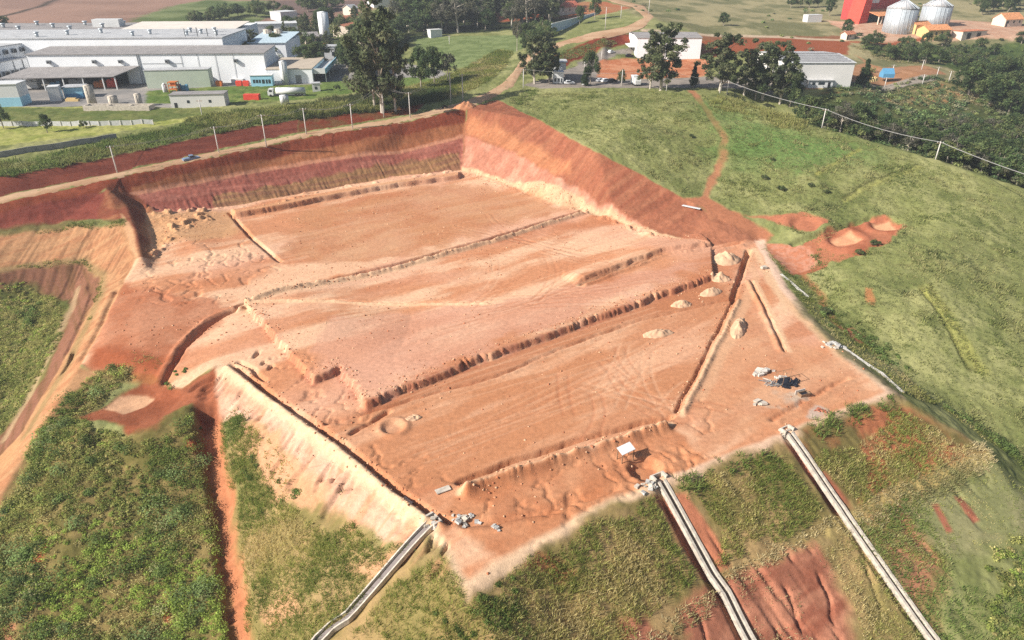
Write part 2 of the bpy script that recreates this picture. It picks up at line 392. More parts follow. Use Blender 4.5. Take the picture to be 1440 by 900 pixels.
paint([(335,430),(400,405),(545,372),(560,360),(480,368),(395,372),(330,405)], PALE, 2, 2, .8)
paint([(470,450),(700,430),(900,390),(1000,375),(860,435),(700,490),(513,562),(440,500)], C(228,172,144), 3, 3, .6)
paint([(1040,420),(1100,480),(1180,505),(1230,550),(1120,590),(1000,640),(960,590)], mixc(C(222,164,124),C(206,142,104),sstep(-.3,.4,NM)), 3, 3, .7)
paint([(1060,545),(1110,550),(1140,560),(1110,575),(1065,570)], C(206,192,172), .8, 1.5, .75, noise=sstep(-.2,.3,NM))
paint([(1150,570),(1180,565),(1180,580),(1130,595),(1120,590)], C(206,194,180), .8, 1.2, .7, noise=sstep(-.3,.2,NM))
# tyre tracks and scraper marks
r2 = random.Random(5)
PADM = np.zeros((NY, NX), np.float32); sl, m = poly_mask(W([(1050,352),(1090,402),(1195,508),(1250,552),(1000,650),(800,740),(660,815),(590,730),(400,575),(310,512),(345,425),(330,310),(640,252),(760,285),(900,332),(985,350)]), 1.5, .5); PADM[sl] = m
def track(px, py, ang, curv, n, step=1.6, col=None, a=.35, w=.42, gauge=1.9):
    p0 = at(px, py)[:2]; pts = [p0]
    for k in range(n):
        ang += curv; pts.append(pts[-1] + step*np.array([math.cos(ang), math.sin(ang)]))
    pts = np.array(pts); t = np.gradient(pts, axis=0); t /= np.linalg.norm(t, axis=1)[:, None] + 1e-9
    nrm = np.stack([-t[:, 1], t[:, 0]], -1)
    for sgn in (-1, 1):
        q = pts + sgn*gauge/2*nrm
        stroke(q, w, col, .2, .1, a, noise=PADM)
        sl, m, d, s, arc, tot = line_mask(q, w*1.3, .2, .1)
        H[sl] -= .04*m*PADM[sl]
for k in range(18):     # fan of turning tracks in the middle of the pad
    track(700 + r2.uniform(-40, 90), 425 + r2.uniform(-30, 25), r2.uniform(-.5, 1.3), r2.uniform(-.05, .05), r2.randint(8, 20), col=[DEEP, PALE, C(196,116,72)][k % 3], a=r2.uniform(.22, .42), w=.34)
for k in range(34):     # long passes along the strips
    x, y = r2.choice([(560,610),(620,560),(700,590),(560,560),(640,470),(470,470),(760,560),(840,330),(880,345),(600,640)])
    track(x + r2.uniform(-50, 50), y + r2.uniform(-20, 20), .58 + r2.uniform(-.12, .12), r2.uniform(-.012, .012), r2.randint(12, 40), col=[PALE, DEEP, C(188,112,76), PALE][k % 4], a=r2.uniform(.1, .28))
for k in range(14):
    track(r2.uniform(760, 890), r2.uniform(325, 380), 2.75 + r2.uniform(-.3, .3), r2.uniform(-.03, .03), r2.randint(14, 30), col=[PALE, C(190,112,78)][k % 2], a=.2)
for k in range(12):
    track(r2.uniform(780, 960), r2.uniform(520, 640), r2.uniform(0, 3.1), r2.uniform(-.1, .1), r2.randint(6, 14), col=[PALE, C(190,112,78)][k % 2], a=.3)

# platform in the middle of the pad: its two front edges stand above the lower strip
front = W([(352,434),(395,482),(440,532),(476,516),(513,566),(600,530),(700,493),(860,437),(1003,386)], 1.5)
plat = np.concatenate([front, W([(1000,352),(820,302),(690,340),(545,382),(400,416),(345,432)], 0.2)])
sl = window(plat, 3)
d, s, arc, tot = seg_dist(GX[sl], GY[sl], front, False)
ins = inside(GX[sl], GY[sl], plat)
rill = np.abs(vnoise(arc*1.0 + 1.2*vnoise(arc*.3, arc*0, 39), arc*0, 33) - .5)*2; rill2 = vnoise(arc*2.8, arc*0, 34)
big = np.clip(vnoise(arc*.16, arc*0, 38)*1.7 - .45, 0, 1)
big = big * (.35 + .65*sstep(0, 6, arc - np.linalg.norm(front[:3][1]-front[0]) - np.linalg.norm(front[2]-front[1])))
sd = np.where(ins, d, -d) - (.1 + 1.5*big)*(1 - rill)**4 - .45*rill2*big - .7*vnoise(arc*.3, arc*0, 37) - .25*vnoise(arc*1.3, arc*0, 48) + .5
H[sl] += 1.35 * sstep(-.35, .25, sd) * (1 - sstep(7, 30, d)) * np.where(ins | (d < 1.5), 1, 0)
m = np.exp(-(d/.8)**2) * sstep(.2, .9, rill2 + .3*rill)
COLR[sl] = mixc(COLR[sl], C(176,104,84), m*.6)
# second, shorter step behind the platform
st = W([(806,405),(860,385),(930,358),(1000,347)]); sp2 = np.concatenate([st, W([(985,330),(900,318),(800,345),(790,395)])])
sl = window(sp2, 2); d, s, arc, tot = seg_dist(GX[sl], GY[sl], st, False); ins = inside(GX[sl], GY[sl], sp2)
sd = np.where(ins, d, -d) - .5*vnoise(arc*.4, arc*0, 41) - .3*vnoise(arc*1.7, arc*0, 42)*vnoise(arc*.3, arc*0, 43) + .3
H[sl] += 1.1*sstep(-.35, .25, sd)*np.where(ins | (d < 1), 1, 0)*(1 - sstep(2, 9, d))*sstep(0, 4, arc)
lipf = W([(328,309),(366,303),(480,278),(560,263),(645,250)], 1.6)
lip = np.concatenate([lipf, W([(648,240),(560,249),(480,264),(360,287),(326,298)], 2.0)])
sl = window(lip, 2); d, s, arc, tot = seg_dist(GX[sl], GY[sl], lipf, False); ins = inside(GX[sl], GY[sl], lip)
sd = np.where(ins, d, -d) - .7*vnoise(arc*.3, arc*0, 35) - .35*vnoise(arc*1.4, arc*0, 36)*vnoise(arc*.2, arc*0, 49) + .4
H[sl] += 1.5*sstep(-.4, .4, sd)*np.where(ins | (d < 1.2), 1, 0)*(1 - sstep(2.5, 6, d)*.7)
COLR[sl] = mixc(COLR[sl], C(226,168,124), sstep(.2, .9, sd)*ins*(1 - sstep(1.5, 3.5, d))*.8)
# long ditches with their spoil
carve([(822,295),(690,335),(545,375),(400,409),(328,433)], 1.4, 1.4)
carve([(328,437),(400,414),(545,380),(690,340),(822,299)], 0, .1, berm=.95, off=.5, bw=.6)
carve([(322,298),(345,325),(372,350),(396,369)], 1.1, 1.2)
carve([(345,430),(470,427),(600,426),(692,428)], .6, .9, berm=.45, off=.9, bw=.4)
carve([(812,407),(862,388),(932,361),(1000,350),(1045,340)], .6, .9, berm=.5, off=1.2, bw=.5)
carve([(1053,350),(1046,375),(1030,420),(1030,425)], 1.6, 1.4)
carve([(948,582),(985,515),(1012,462),(1032,418)], 0.6, .7, berm=.55, off=1.2, bw=.5)
carve([(1056,393),(1080,440),(1106,497)], .45, .7, berm=.4, off=1.0, bw=.5)
carve([(636,682),(700,656),(800,622),(880,600),(950,584)], 1.2, 1.15)
carve([(642,696),(700,676),(800,644),(880,620),(944,598)], 0, .1, berm=1.5, off=.2, bw=.95)
carve([(322,510),(370,546),(420,582),(480,622),(560,690),(606,722),(640,736)], 1.1, 1.15, berm=.6, off=1.3, bw=.6)
carve([(640,737),(700,733),(780,712),(872,684)], .4, 1.6, berm=.25, off=1.6, bw=.6)
carve([(452,598),(512,582),(600,556),(700,528),(800,486),(895,452),(1030,420)], .5, .9, berm=.2, off=.9, bw=.4)
carve([(490,612),(525,592),(552,576)], .9, 1.0)
carve([(348,430),(322,440),(296,454),(258,490),(240,520),(228,545)], 1.1, 1.2, berm=.4, off=1.5, bw=.6)
carve([(300,452),(276,466),(264,480)], .7, 1.2)
carve([(330,505),(352,520),(372,535)], .7, 1.0, warp=1.2)
carve([(1080,592),(1120,570),(1165,545),(1196,530)], .5, 1.0, berm=.2, off=1, bw=.5)
carve([(165,405),(146,450),(112,510)], .4, 1.0, berm=.3, off=1.4, bw=.6)
carve([(124,395),(128,412),(116,448),(92,500)], .5, 1.2)
carve([(106,488),(98,508),(86,527)], 1.2, 1.2)
for a, b in (((355,505),(366,490)),((366,515),(374,505)),((376,522),(384,510))):
    carve([a, b], .7, .8)
# erosion rills over the banks
rr = random.Random(9)
for k in range(60):
    t = rr.random(); x = 305 + t*330; y = 522 + t*(760-522)*1.0
    carve([(x, y), (x - rr.uniform(20, 50), y + rr.uniform(14, 36))], rr.uniform(.3, .7), rr.uniform(.5, .9), warp=.8)
dend = np.abs(fbm(GX*.16 + .6*WARPX, GY*.16 + .6*WARPY, 81, 3))
for poly in ([(610,720),(640,700),(900,625),(1000,650),(925,680),(800,742),(700,790)], [(205,345),(330,330),(400,372),(325,425),(200,430)], [(400,480),(520,575),(640,690),(560,690),(470,620),(350,500)], [(985,560),(1060,590),(1100,610),(1000,655),(940,640)]):
    sl, m = poly_mask(W(poly), 2, 1)
    H[sl] -= .32 * m * (1 - sstep(0, .07, dend[sl]))
# pit beside the shelter, sump holes, pond
def bowl(px, py, r, depth, rim=.2, z=None):
    c = at(px, py); sl = window(np.array([c[:2]]), r*2.2)
    d = np.hypot(GX[sl]-c[0] + .4*WARPX[sl], GY[sl]-c[1] + .4*WARPY[sl])
    H[sl] += -depth*(1 - sstep(r*.55, r, d)) + rim*np.exp(-((d-r*1.15)/(.3*r))**2)
bowl(909, 658, 2.9, 1.5, .1)
bowl(553, 601, 1.9, .3, .35)
bowl(1244, 318, 4.2, .8, .5); bowl(1186, 336, 4.6, .8, .4); bowl(1133, 314, 4.5, .8, .3)

# ------------------------------------------------------------------ pale banks, trenches and slopes round the pad
PALEB = mixc(C(230,186,158), C(212,160,130), sstep(-.3,.4,NM))
paint([(300,512),(322,520),(420,592),(500,655),(570,720),(604,742),(640,812),(655,836),(622,838),(560,770),(520,745),(470,730),(430,690),(400,640),(372,600),(330,590),(306,600),(294,560)], PALEB, .8, 1.2, veg=.05)
stroke([(302,514),(400,577),(500,656),(580,724),(604,742),(640,812),(655,832)], 2.2, C(238,202,164), .7, .5)
stroke([(655,832),(700,799),(800,746),(870,712),(925,682)], 2.6, C(244,206,168), .7, .6, veg=0)
stroke([(925,682),(1000,656),(1110,613),(1262,553)], 2.1, C(242,202,170), .5, .4, veg=0)
stroke([(1262,555),(1200,506),(1150,462),(1100,402),(1068,340)], 2.8, C(244,206,178), .7, .6, veg=0)
stroke([(1060,350),(1085,400),(1130,450),(1180,500)], 2.0, C(236,190,150), .7, .6, veg=0)
REDT = mixc(C(172,106,76), C(158,92,66), sstep(-.3,.3,NM))
stroke([(288,556),(300,620),(312,720),(326,820),(340,940)], 4.2, REDT, .8, .8, veg=0)
stroke([(300,600),(318,720),(334,840),(346,940)], 3.0, C(206,136,96), .8, .8, .8, veg=0)
SOIL = mixc(C(146,130,80), C(180,150,104), sstep(-.3,.4,NM))
paint([(600,742),(655,832),(800,746),(925,682),(1110,614),(1262,553),(1390,632),(1300,700),(1340,800),(1300,960),(400,960),(470,880)], SOIL, 1.5, 1.5, .9, veg=.8)
paint([(318,640),(345,600),(380,610),(440,690),(520,745),(560,775),(600,800),(560,960),(350,960)], SOIL, 2, 2.5, .9, veg=.7)
for q in ([(330,600),(372,600),(420,650),(400,680),(350,640)], [(352,640),(420,640),(470,690),(430,730),(380,700)], [(560,740),(600,745),(580,775),(545,765)], [(365,850),(410,840),(430,880),(380,890)], [(500,800),(540,770),(560,780),(520,820)]):
    paint(q, C(226,170,132), 1.2, 2.5, .75, veg=.2)
paint([(655,838),(700,803),(800,752),(925,690),(1000,815),(900,880),(860,960),(600,960),(600,800)], SOIL, 1.2, 1.2, veg=.8)
paint([(940,690),(1000,662),(1105,622),(1180,720),(1008,812)], SOIL, 1.2, 1.2, veg=.8)
paint([(1115,620),(1262,562),(1386,632),(1250,692),(1196,716)], mixc(C(190,120,84), C(132,118,72), sstep(-.25,.3,NM+.4*NB)), 1.2, 1.5, veg=.7)
RS = mixc(C(184,120,94), C(170,104,80), sstep(-.3,.4,NM))
paint([(918,692),(936,690),(1000,790),(1010,815),(985,815),(950,750)], RS, .8, .8, veg=0)
paint([(945,690),(962,690),(1010,755),(1030,800),(1010,812)], C(210,134,100), .8, .8, veg=0)
paint([(1100,620),(1120,615),(1200,715),(1180,722)], RS, .8, .8, veg=0)
paint([(735,790),(755,775),(800,800),(790,825)], C(190,120,86), 1, 1.2, .8, veg=.1)
paint([(1010,825),(1146,764),(1196,860),(1216,960),(920,960)], mixc(RS, C(206,140,110), sstep(-.2,.4,NS2+NM*.6)), 1.5, 1.5, veg=.1)
paint([(880,880),(1000,825),(1030,890),(1010,960),(880,960)], mixc(RS, SOIL, sstep(-.1,.3,NM)), 1.5, 1.5, veg=.4)
paint([(1196,724),(1300,690),(1330,800),(1290,860),(1240,790)], mixc(C(196,132,104), C(140,128,84), sstep(-.1,.4,NM)), 2.5, 2, .9, veg=.5)
paint([(1268,712),(1404,655),(1500,720),(1440,760),(1340,790),(1300,750)], mixc(C(150,150,100), C(164,158,112), sstep(-.3,.3,NM)), 2, 2, veg=.25)
for q in ([(1312,712),(1320,710),(1338,745),(1330,748)], [(1342,698),(1352,696),(1378,730),(1368,735)]):
    paint(q, C(184,116,90), .5, .6, veg=0)
stroke([(1386,640),(1250,698),(1200,724),(1165,745)], 2.6, C(196,172,112), 1, .8, .8)
for px, py, a in ((1100,812,.5),(1148,800,.5),(1085,870,.5),(1205,775,.6),(975,850,.5)):
    carve([(px,py),(px+18,py+40),(px+34,py+90)], .5, .7, warp=1.0)
carve([(930,690),(945,725),(965,770),(990,812)], .45, .6, warp=.8)
carve([(1112,622),(1140,665),(1180,724)], .4, .6, warp=.4)
carve([(288,566),(300,640),(314,740),(332,860),(344,960)], 1.9, 4.2, warp=.8)
for pts_ in ([(330,440),(400,417),(545,383),(690,342),(820,301)], [(958,584),(994,517),(1021,464),(1040,424)], [(644,694),(700,674),(800,642),(880,618),(944,596)], [(350,433),(470,430),(600,429),(690,431)], [(812,407),(864,388),(932,362)], [(1062,395),(1086,440),(1110,494)], [(1060,350),(1092,400),(1105,440)]):
    stroke(pts_, 1.1, C(240,198,158), .3, .3, .75)
stroke([(1050,352),(1062,390),(1030,470),(985,560)], 2.2, C(232,184,144), .6, .5, .6)
for pts_ in ([(452,600),(512,583),(600,557),(700,529),(800,487),(895,453),(1030,421)],):
    stroke(pts_, .7, C(188,120,86), .3, .3, .6)
for q, w_ in (([(930,682),(1001,816),(1020,842),(1058,915),(1075,950)], 2.0), ([(1110,614),(1181,722),(1312,905),(1340,950)], 1.9), ([(604,740),(489,872),(468,884),(448,905),(430,930)], 1.8)):
    sl, m, d, s, arc, tot = line_mask(W(q), w_, .3, 0)
    H[sl] -= .85*m
# grass hill: paths and small red pits
stroke([(972,128),(990,150),(1006,172),(1018,195),(1016,225),(1002,255),(990,285),(1000,305)], 2.2, C(190,128,94), .7, 1.2, .9, veg=0)
stroke([(985,140),(1004,165)], 1.5, C(200,140,100), .6, 1.0, .6)
paint([(960,282),(990,275),(1040,300),(1085,330),(1060,335),(1000,305)], C(186,122,90), 1.2, 1.5, veg=0)
paint([(1048,302),(1110,302),(1132,298),(1165,312),(1150,324),(1110,320),(1085,308)], C(188,120,90), .8, 1.0, veg=0)
paint([(1150,345),(1190,318),(1240,303),(1266,318),(1262,332),(1230,326),(1218,352),(1190,345),(1212,358),(1180,358)], C(190,118,88), .8, .8, veg=0)
paint([(1104,352),(1150,330),(1196,314),(1240,302),(1268,318),(1258,336),(1226,350),(1204,364),(1166,368),(1152,382),(1110,386)], mixc(C(188,118,88),C(170,100,72),sstep(-.2,.3,NM)), .7, 1.5, .95, veg=0)
paint([(1225,312),(1250,310),(1262,322),(1240,324)], C(232,176,134), 1, .6); paint([(1168,336),(1195,325),(1212,338),(1180,344)], C(226,166,126), 1, .6)
paint([(1078,342),(1140,346),(1152,370),(1130,382),(1108,385),(1085,362)], mixc(C(212,150,122), C(200,130,98), sstep(-.2,.3,NF)), .8, .8, veg=.05)
carve([(1110,344),(1150,330),(1190,318),(1230,306)], 1.3, 1.8)
stroke([(1128,385),(1150,415),(1170,448),(1190,470),(1215,485)], 1.8, C(190,120,84), .8, 1.5, .7, veg=.1)
paint([(1180,462),(1200,462),(1226,482),(1210,485)], C(188,120,92), .8, 1.2, .9, veg=0)
paint([(1214,405),(1228,408),(1236,430),(1225,428)], C(196,126,84), .8, 1.2, .8, veg=0)
stroke([(1130,430),(1160,470),(1200,505),(1262,550),(1300,560)], 3.5, C(96,104,56), 1.5, 1.5, .8, veg=1)
stroke([(1296,408),(1320,440),(1345,485),(1362,520)], 1.1, C(92,92,50), .5, .4, .8)
stroke([(1306,408),(1330,440),(1358,490),(1378,520)], 3, C(172,170,92), 1.0, .8, .7)
carve([(1296,408),(1320,440),(1345,485),(1362,520)], .35, .9)
stroke([(1185,278),(1230,252),(1290,232)], 1.1, C(88,88,50), .4, .6, .8)
stroke([(1188,282),(1240,254),(1295,236)], 1.6, C(172,168,98), .6, .6, .6)
stroke([(1000,150),(1060,190),(1130,205),(1200,215)], 16, C(100,128,68), 6, 4, .7)
paint([(1010,185),(1090,178),(1190,205),(1160,235),(1060,240),(1015,225)], C(108,138,74), 14, 7, .75)
stroke([(1150,245),(1210,210)], 1.5, C(160,156,84), .5, .5, .7)
# left terraces and the dam
paint([(-80,320),(172,312),(190,362),(172,398),(150,445),(112,515),(140,525),(100,600),(40,690),(0,740),(-80,800)], mixc(C(198,150,108), C(178,130,92), sstep(-.3,.4,NM)), .8, .8, veg=.1)
paint([(-80,335),(0,327),(90,313),(165,318),(188,362),(172,398),(150,445),(112,515),(74,575),(34,635),(4,690),(-60,760),(-60,735),(0,668),(40,610),(75,550),(105,500),(128,450),(145,410),(145,385),(120,366),(60,371),(-80,387)], mixc(C(204,154,112), C(190,134,96), sstep(-.3,.4,NS2+NM*.5)), .8, .8, veg=.05)
stroke([(-20,388),(0,379),(60,371),(120,367),(143,386),(143,410),(126,450),(102,500),(72,552),(36,612)], 2.2, C(150,132,90), .8, .8, .6, veg=.4)
stroke([(-20,330),(40,322),(100,314),(170,312)], 2.4, C(112,112,66), .8, .8, .8, veg=.8)
paint([(-80,390),(0,382),(60,374),(118,370),(138,390),(138,410),(120,448),(95,498),(66,548),(30,608),(0,640),(-80,720)], mixc(C(150,104,82), C(128,92,66), sstep(-.3,.3,FU-.3+NM*.4)), .8, .8, veg=.2)
paint([(-80,405),(40,400),(100,420),(92,470),(60,530),(20,590),(-80,660)], mixc(C(100,104,56), C(126,122,70), sstep(-.3,.3,NM)), 2, 2, veg=1)
stroke([(110,405),(98,440),(74,490),(40,560),(5,620)], 1.6, C(196,166,128), .6, .8, .7, veg=.1)
DAM = mixc(C(172,104,74), C(156,90,62), sstep(-.3,.3,NM))
paint([(100,590),(140,575),(200,538),(225,535),(255,548),(300,514),(298,560),(288,600),(270,570),(240,590),(220,612),(180,618),(170,600)], DAM, .8, 1.2, veg=.05)
paint([(145,575),(165,560),(205,556),(220,560),(205,573),(172,583)], C(226,178,140), .5, .6, veg=0)
paint([(60,600),(90,560),(140,520),(188,515),(150,560),(110,590),(0,740),(0,700)], C(120,108,66), 1, 1, .8)
paint([(0,720),(60,610),(110,600),(180,622),(270,572),(288,610),(302,720),(318,840),(326,960),(-80,960)], mixc(C(118,110,62), C(150,130,82), sstep(-.3,.3,NM)), 1.5, 1.5, veg=1)
paint([(0,880),(25,878),(18,905),(-10,905)], C(214,150,112), .6, .6, veg=0)
for q in ([(45,780),(62,770),(52,800),(38,800)], [(232,855),(240,850),(246,880),(238,885)], [(270,615),(285,618),(280,640),(265,625)]):
    paint(q, C(178,104,70), .8, 1, veg=0)
stroke([(190,700),(172,760),(195,800)], 1.0, C(74,60,36), .5, 1, .6)

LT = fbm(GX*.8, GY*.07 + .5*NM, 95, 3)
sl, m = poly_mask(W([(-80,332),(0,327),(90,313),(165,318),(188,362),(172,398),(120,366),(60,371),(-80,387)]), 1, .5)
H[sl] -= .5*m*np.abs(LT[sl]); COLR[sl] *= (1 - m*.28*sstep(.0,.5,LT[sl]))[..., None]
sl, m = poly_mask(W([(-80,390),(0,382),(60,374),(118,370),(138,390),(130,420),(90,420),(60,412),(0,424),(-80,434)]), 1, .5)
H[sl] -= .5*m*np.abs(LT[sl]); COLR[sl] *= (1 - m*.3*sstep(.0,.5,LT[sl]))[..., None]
# washed out furrows down the pale bank and the red banks
e0, e1 = W([(302,514),(600,741)], 0); ed = (e1-e0)/np.linalg.norm(e1-e0); ES = GX*ed[0] + GY*ed[1]; EP = -GX*ed[1] + GY*ed[0]
FUR = fbm(ES*.55, EP*.09 + .3*NM, 96, 4)
sl, m = poly_mask(W([(305,522),(420,600),(600,748),(650,832),(560,790),(470,740),(372,660),(312,610)]), .8, .5)
H[sl] -= .9*m*sstep(-.1, -.5, FUR[sl])**1.5; COLR[sl] = mixc(COLR[sl], C(214,158,118), m*.6*sstep(.05,.45,fbm(ES[sl]*.9, EP[sl]*.15, 97, 4)))
FR_ = fbm(U*.7, V*.1 + .3*NM, 98, 4); m = near_m = ((GY < 100) & (GX > -5)) * (1 - VEG)
sl, m = poly_mask(W([(660,838),(800,752),(925,690),(1110,622),(1262,562),(1400,640),(1340,960),(600,960)]), .8, .5)
H[sl] -= .45*m*(1-VEG[sl]*.8)*sstep(-.05, -.5, FR_[sl]); COLR[sl] *= (1 - m*(1-VEG[sl])*.22*sstep(.0,.45,fbm(U[sl]*1.1, V[sl]*.2, 99, 4)))[..., None]
sl, m = poly_mask(W([(-60,306),(0,287),(165,250),(308,219),(430,193),(577,170),(655,152),(700,141),(840,215),(960,278),(1050,322),(1040,346),(920,330),(790,290),(650,240),(480,262),(300,292),(185,274),(90,312),(-60,336)]), .6, .4)
COLR[sl] *= (1 + m*(.16*BANDN[sl] + .12*NM[sl] + .10*NF[sl]))[..., None]; H[sl] += m*(.18*NM[sl] + .08*NF[sl])
# ------------------------------------------------------------------ relief everywhere
near = 1 - sstep(300, 500, GY)
soil = (1 - VEG)
H += near * soil * (.07*NM + .05*NF + .03*fbm(GX*2.1, GY*2.1, 45, 2)) * .6
PM = np.zeros((NY, NX), np.float32); sl, m = poly_mask(W(PAD), 1, 0); PM[sl] = m
COLR *= (1 + (.10*NF*(.4 + .6*soil) + .05*fbm(GX*2.4, GY*2.4, 46, 2))*(1 - .6*PM) + .02*PM)[..., None]
H += near * VEG * (.28*np.abs(NM) + .16*NF + .3*fbm(GX*.45, GY*.45, 41, 3))
H += (1 - near) * 1.2 * fbm(GX*.02, GY*.02, 44, 3)
gy_, gx_ = np.gradient(H0, YS, XS)
steep = sstep(.28, .6, np.hypot(gx_, gy_)) * near * sstep(140, 150, GY)
face = (np.abs(fbm(U*1.1, V*.05, 65, 2)) + .5*np.abs(fbm(U*2.6, V*.08, 66, 2))) * (GX < -13) + np.abs(fbm(V*.7, U*.05, 67, 2)) * (GX >= -13)
H -= .13 * steep * soil * face
sl, m = poly_mask(W([(230,286),(360,258),(480,236),(560,224),(648,208),(648,239),(560,247),(480,261),(360,284),(240,299)]), 1.2, 1.0)
H[sl] -= .42 * m * (np.abs(fbm(U[sl]*1.5 + .8*NM[sl], V[sl]*.1, 65, 3)) + .5*np.abs(fbm(U[sl]*3.0, V[sl]*.15, 66, 2)))
lump = sstep(.1, .6, fbm(GX*.4, GY*.4, 68, 3))
for poly, a in (([(205,290),(310,285),(300,312),(240,340),(215,370)], 1.6), ([(655,236),(720,252),(800,268),(900,318),(985,340),(985,348),(900,330),(800,292),(720,264),(655,246)], 1.3), ([(340,292),(480,262),(640,236),(640,248),(480,272),(345,304)], .9)):
    sl, m = poly_mask(W(poly), 1.0, .6); H[sl] += a * m * (lump[sl]*.55 + .18*np.abs(NF[sl]))

# ------------------------------------------------------------------ build the sheet
def attr_mat(name, attr='Col', rough=.95, fine=(1.6, 7.0), amt=.22, bump=.25, spec=.12, trans=0.0):
    m = bpy.data.materials.new(name); m.use_nodes = True
    nt = m.node_tree; b = nt.nodes['Principled BSDF']
    b.inputs['Roughness'].default_value = rough; b.inputs['Specular IOR Level'].default_value = spec
    a = nt.nodes.new('ShaderNodeAttribute'); a.attribute_name = attr
    co = nt.nodes.new('ShaderNodeTexCoord')
    last = a.outputs['Color']
    n = None
    for k, sc_ in enumerate(fine):
        n = nt.nodes.new('ShaderNodeTexNoise'); n.inputs['Scale'].default_value = sc_; n.inputs['Detail'].default_value = 6; n.inputs['Roughness'].default_value = .62
        nt.links.new(co.outputs['Object'], n.inputs['Vector'])
        mr = nt.nodes.new('ShaderNodeMapRange'); mr.inputs['From Min'].default_value = .28; mr.inputs['From Max'].default_value = .72
        mr.inputs['To Min'].default_value = 1 - amt; mr.inputs['To Max'].default_value = 1 + amt
        nt.links.new(n.outputs['Fac'], mr.inputs['Value'])
        mx = nt.nodes.new('ShaderNodeMix'); mx.data_type = 'RGBA'; mx.blend_type = 'MULTIPLY'; mx.inputs['Factor'].default_value = 1
        nt.links.new(last, mx.inputs['A']); nt.links.new(mr.outputs['Result'], mx.inputs['B'])
        last = mx.outputs['Result']
    nt.links.new(last, b.inputs['Base Color'])
    if bump and n:
        bp = nt.nodes.new('ShaderNodeBump'); bp.inputs['Strength'].default_value = bump; bp.inputs['Distance'].default_value = .12
        nt.links.new(n.outputs['Fac'], bp.inputs['Height']); nt.links.new(bp.outputs['Normal'], b.inputs['Normal'])
    if trans:
        tr = nt.nodes.new('ShaderNodeBsdfTranslucent'); nt.links.new(last, tr.inputs['Color'])
        ad = nt.nodes.new('ShaderNodeMixShader'); ad.inputs[0].default_value = trans
        out = nt.nodes['Material Output']
        nt.links.new(b.outputs[0], ad.inputs[1]); nt.links.new(tr.outputs[0], ad.inputs[2]); nt.links.new(ad.outputs[0], out.inputs[0])
    return m

def np_mesh(name, v, faces, cols=None, mat=None, smooth=False):
    """mesh from arrays; faces (n,3) or (n,4); cols per vertex"""
    m = bpy.data.meshes.new(name); n = faces.shape[1]
    m.vertices.add(len(v)); m.vertices.foreach_set('co', np.ascontiguousarray(v, np.float32).ravel())
    m.loops.add(faces.size); m.loops.foreach_set('vertex_index', np.ascontiguousarray(faces, np.int32).ravel())
    m.polygons.add(len(faces)); m.polygons.foreach_set('loop_start', np.arange(0, faces.size, n, dtype=np.int32))
    if smooth: m.polygons.foreach_set('use_smooth', np.ones(len(faces), bool))
    m.update(calc_edges=True)
    if cols is not None:
        a = m.attributes.new('Col', 'FLOAT_COLOR', 'POINT')
        c4 = np.ones((len(v), 4), np.float32); c4[:, :3] = cols
        a.data.foreach_set('color', c4.ravel())
    if mat: m.materials.append(mat)
    return m

def link(name, mesh, parent=None, loc=None):
    o = bpy.data.objects.new(name, mesh); COL.objects.link(o)
    if parent is not None: o.parent = parent
    if loc is not None: o.location = loc
    return o
def struct(o, kind='structure'):
    o['kind'] = kind; return o

GM = attr_mat('earth and grass cover', fine=(1.4, 6.0), amt=.17, bump=.5, spec=.05)
idx = np.arange(NX*NY).reshape(NY, NX)
quads = np.stack([idx[:-1, :-1], idx[:-1, 1:], idx[1:, 1:], idx[1:, :-1]], -1).reshape(-1, 4)
COLR = np.clip(COLR, .01, .8)
ground = struct(link('ground', np_mesh('ground', np.stack([GX, GY, H], -1).reshape(-1, 3), quads, COLR.reshape(-1, 3), GM, True)))
def gz(x, y): return float(hsample(H, x, y))
def atf(px, py): return at(px, py, H)

# dirt road: a sheet laid over the ground
def ribbon(name, pl, pr, mat, n=None, lift=.12, step=2.0):
    """road surface between two edge lines (photo points with heights)"""
    A_ = np.array([P(*q)[:2] for q in pl]); B_ = np.array([P(*q)[:2] for q in pr])
    def resamp(Q, t):
        L = np.concatenate([[0], np.cumsum(np.hypot(*np.diff(Q, axis=0).T))]); L /= L[-1]
        return np.stack([np.interp(t, L, Q[:, 0]), np.interp(t, L, Q[:, 1])], -1)
    tot = np.hypot(*np.diff(A_, axis=0).T).sum(); N = int(tot/step)
    t = np.linspace(0, 1, N); a, b = resamp(A_, t), resamp(B_, t); K = 9
    v = []; 
    for k in range(K):
        f = k/(K-1); q = a*(1-f) + b*f
        w = .35*(vnoise(t*tot*.35, t*0+k, 12+k) - .5) if k in (0, K-1) else 0
        q = q + (b-a)/np.linalg.norm(b-a, axis=1)[:, None]*np.reshape(w, (-1, 1)) if k in (0, K-1) else q
        z = np.maximum(hsample(H, q[:, 0], q[:, 1]), hsample(H0, q[:, 0], q[:, 1]))
        z = z + (lift if 0 < k < K-1 else -.05) + .04*math.cos((f-.5)*6)
        v.append(np.stack([q[:, 0], q[:, 1], z], -1))
    v = np.concatenate(v); ii = np.arange(N*K).reshape(K, N)
    f = np.stack([ii[:-1, :-1], ii[1:, :-1], ii[1:, 1:], ii[:-1, 1:]], -1).reshape(-1, 4)
    c = mixc(C(208,172,138), C(190,150,116), sstep(-.3, .4, fbm(v[:, 0]*.15, v[:, 1]*.15, 55, 4)))
    return struct(link(name, np_mesh(name, v, f, c, mat, True)))
RM = attr_mat('packed dirt', fine=(.7, 4.0), amt=.14, bump=.2, spec=.05)
ribbon('dirt_road', LINES[0][:-1] + [(690,141,19.3)], LINES[1][:7] + [(684,131,19.9)], RM)
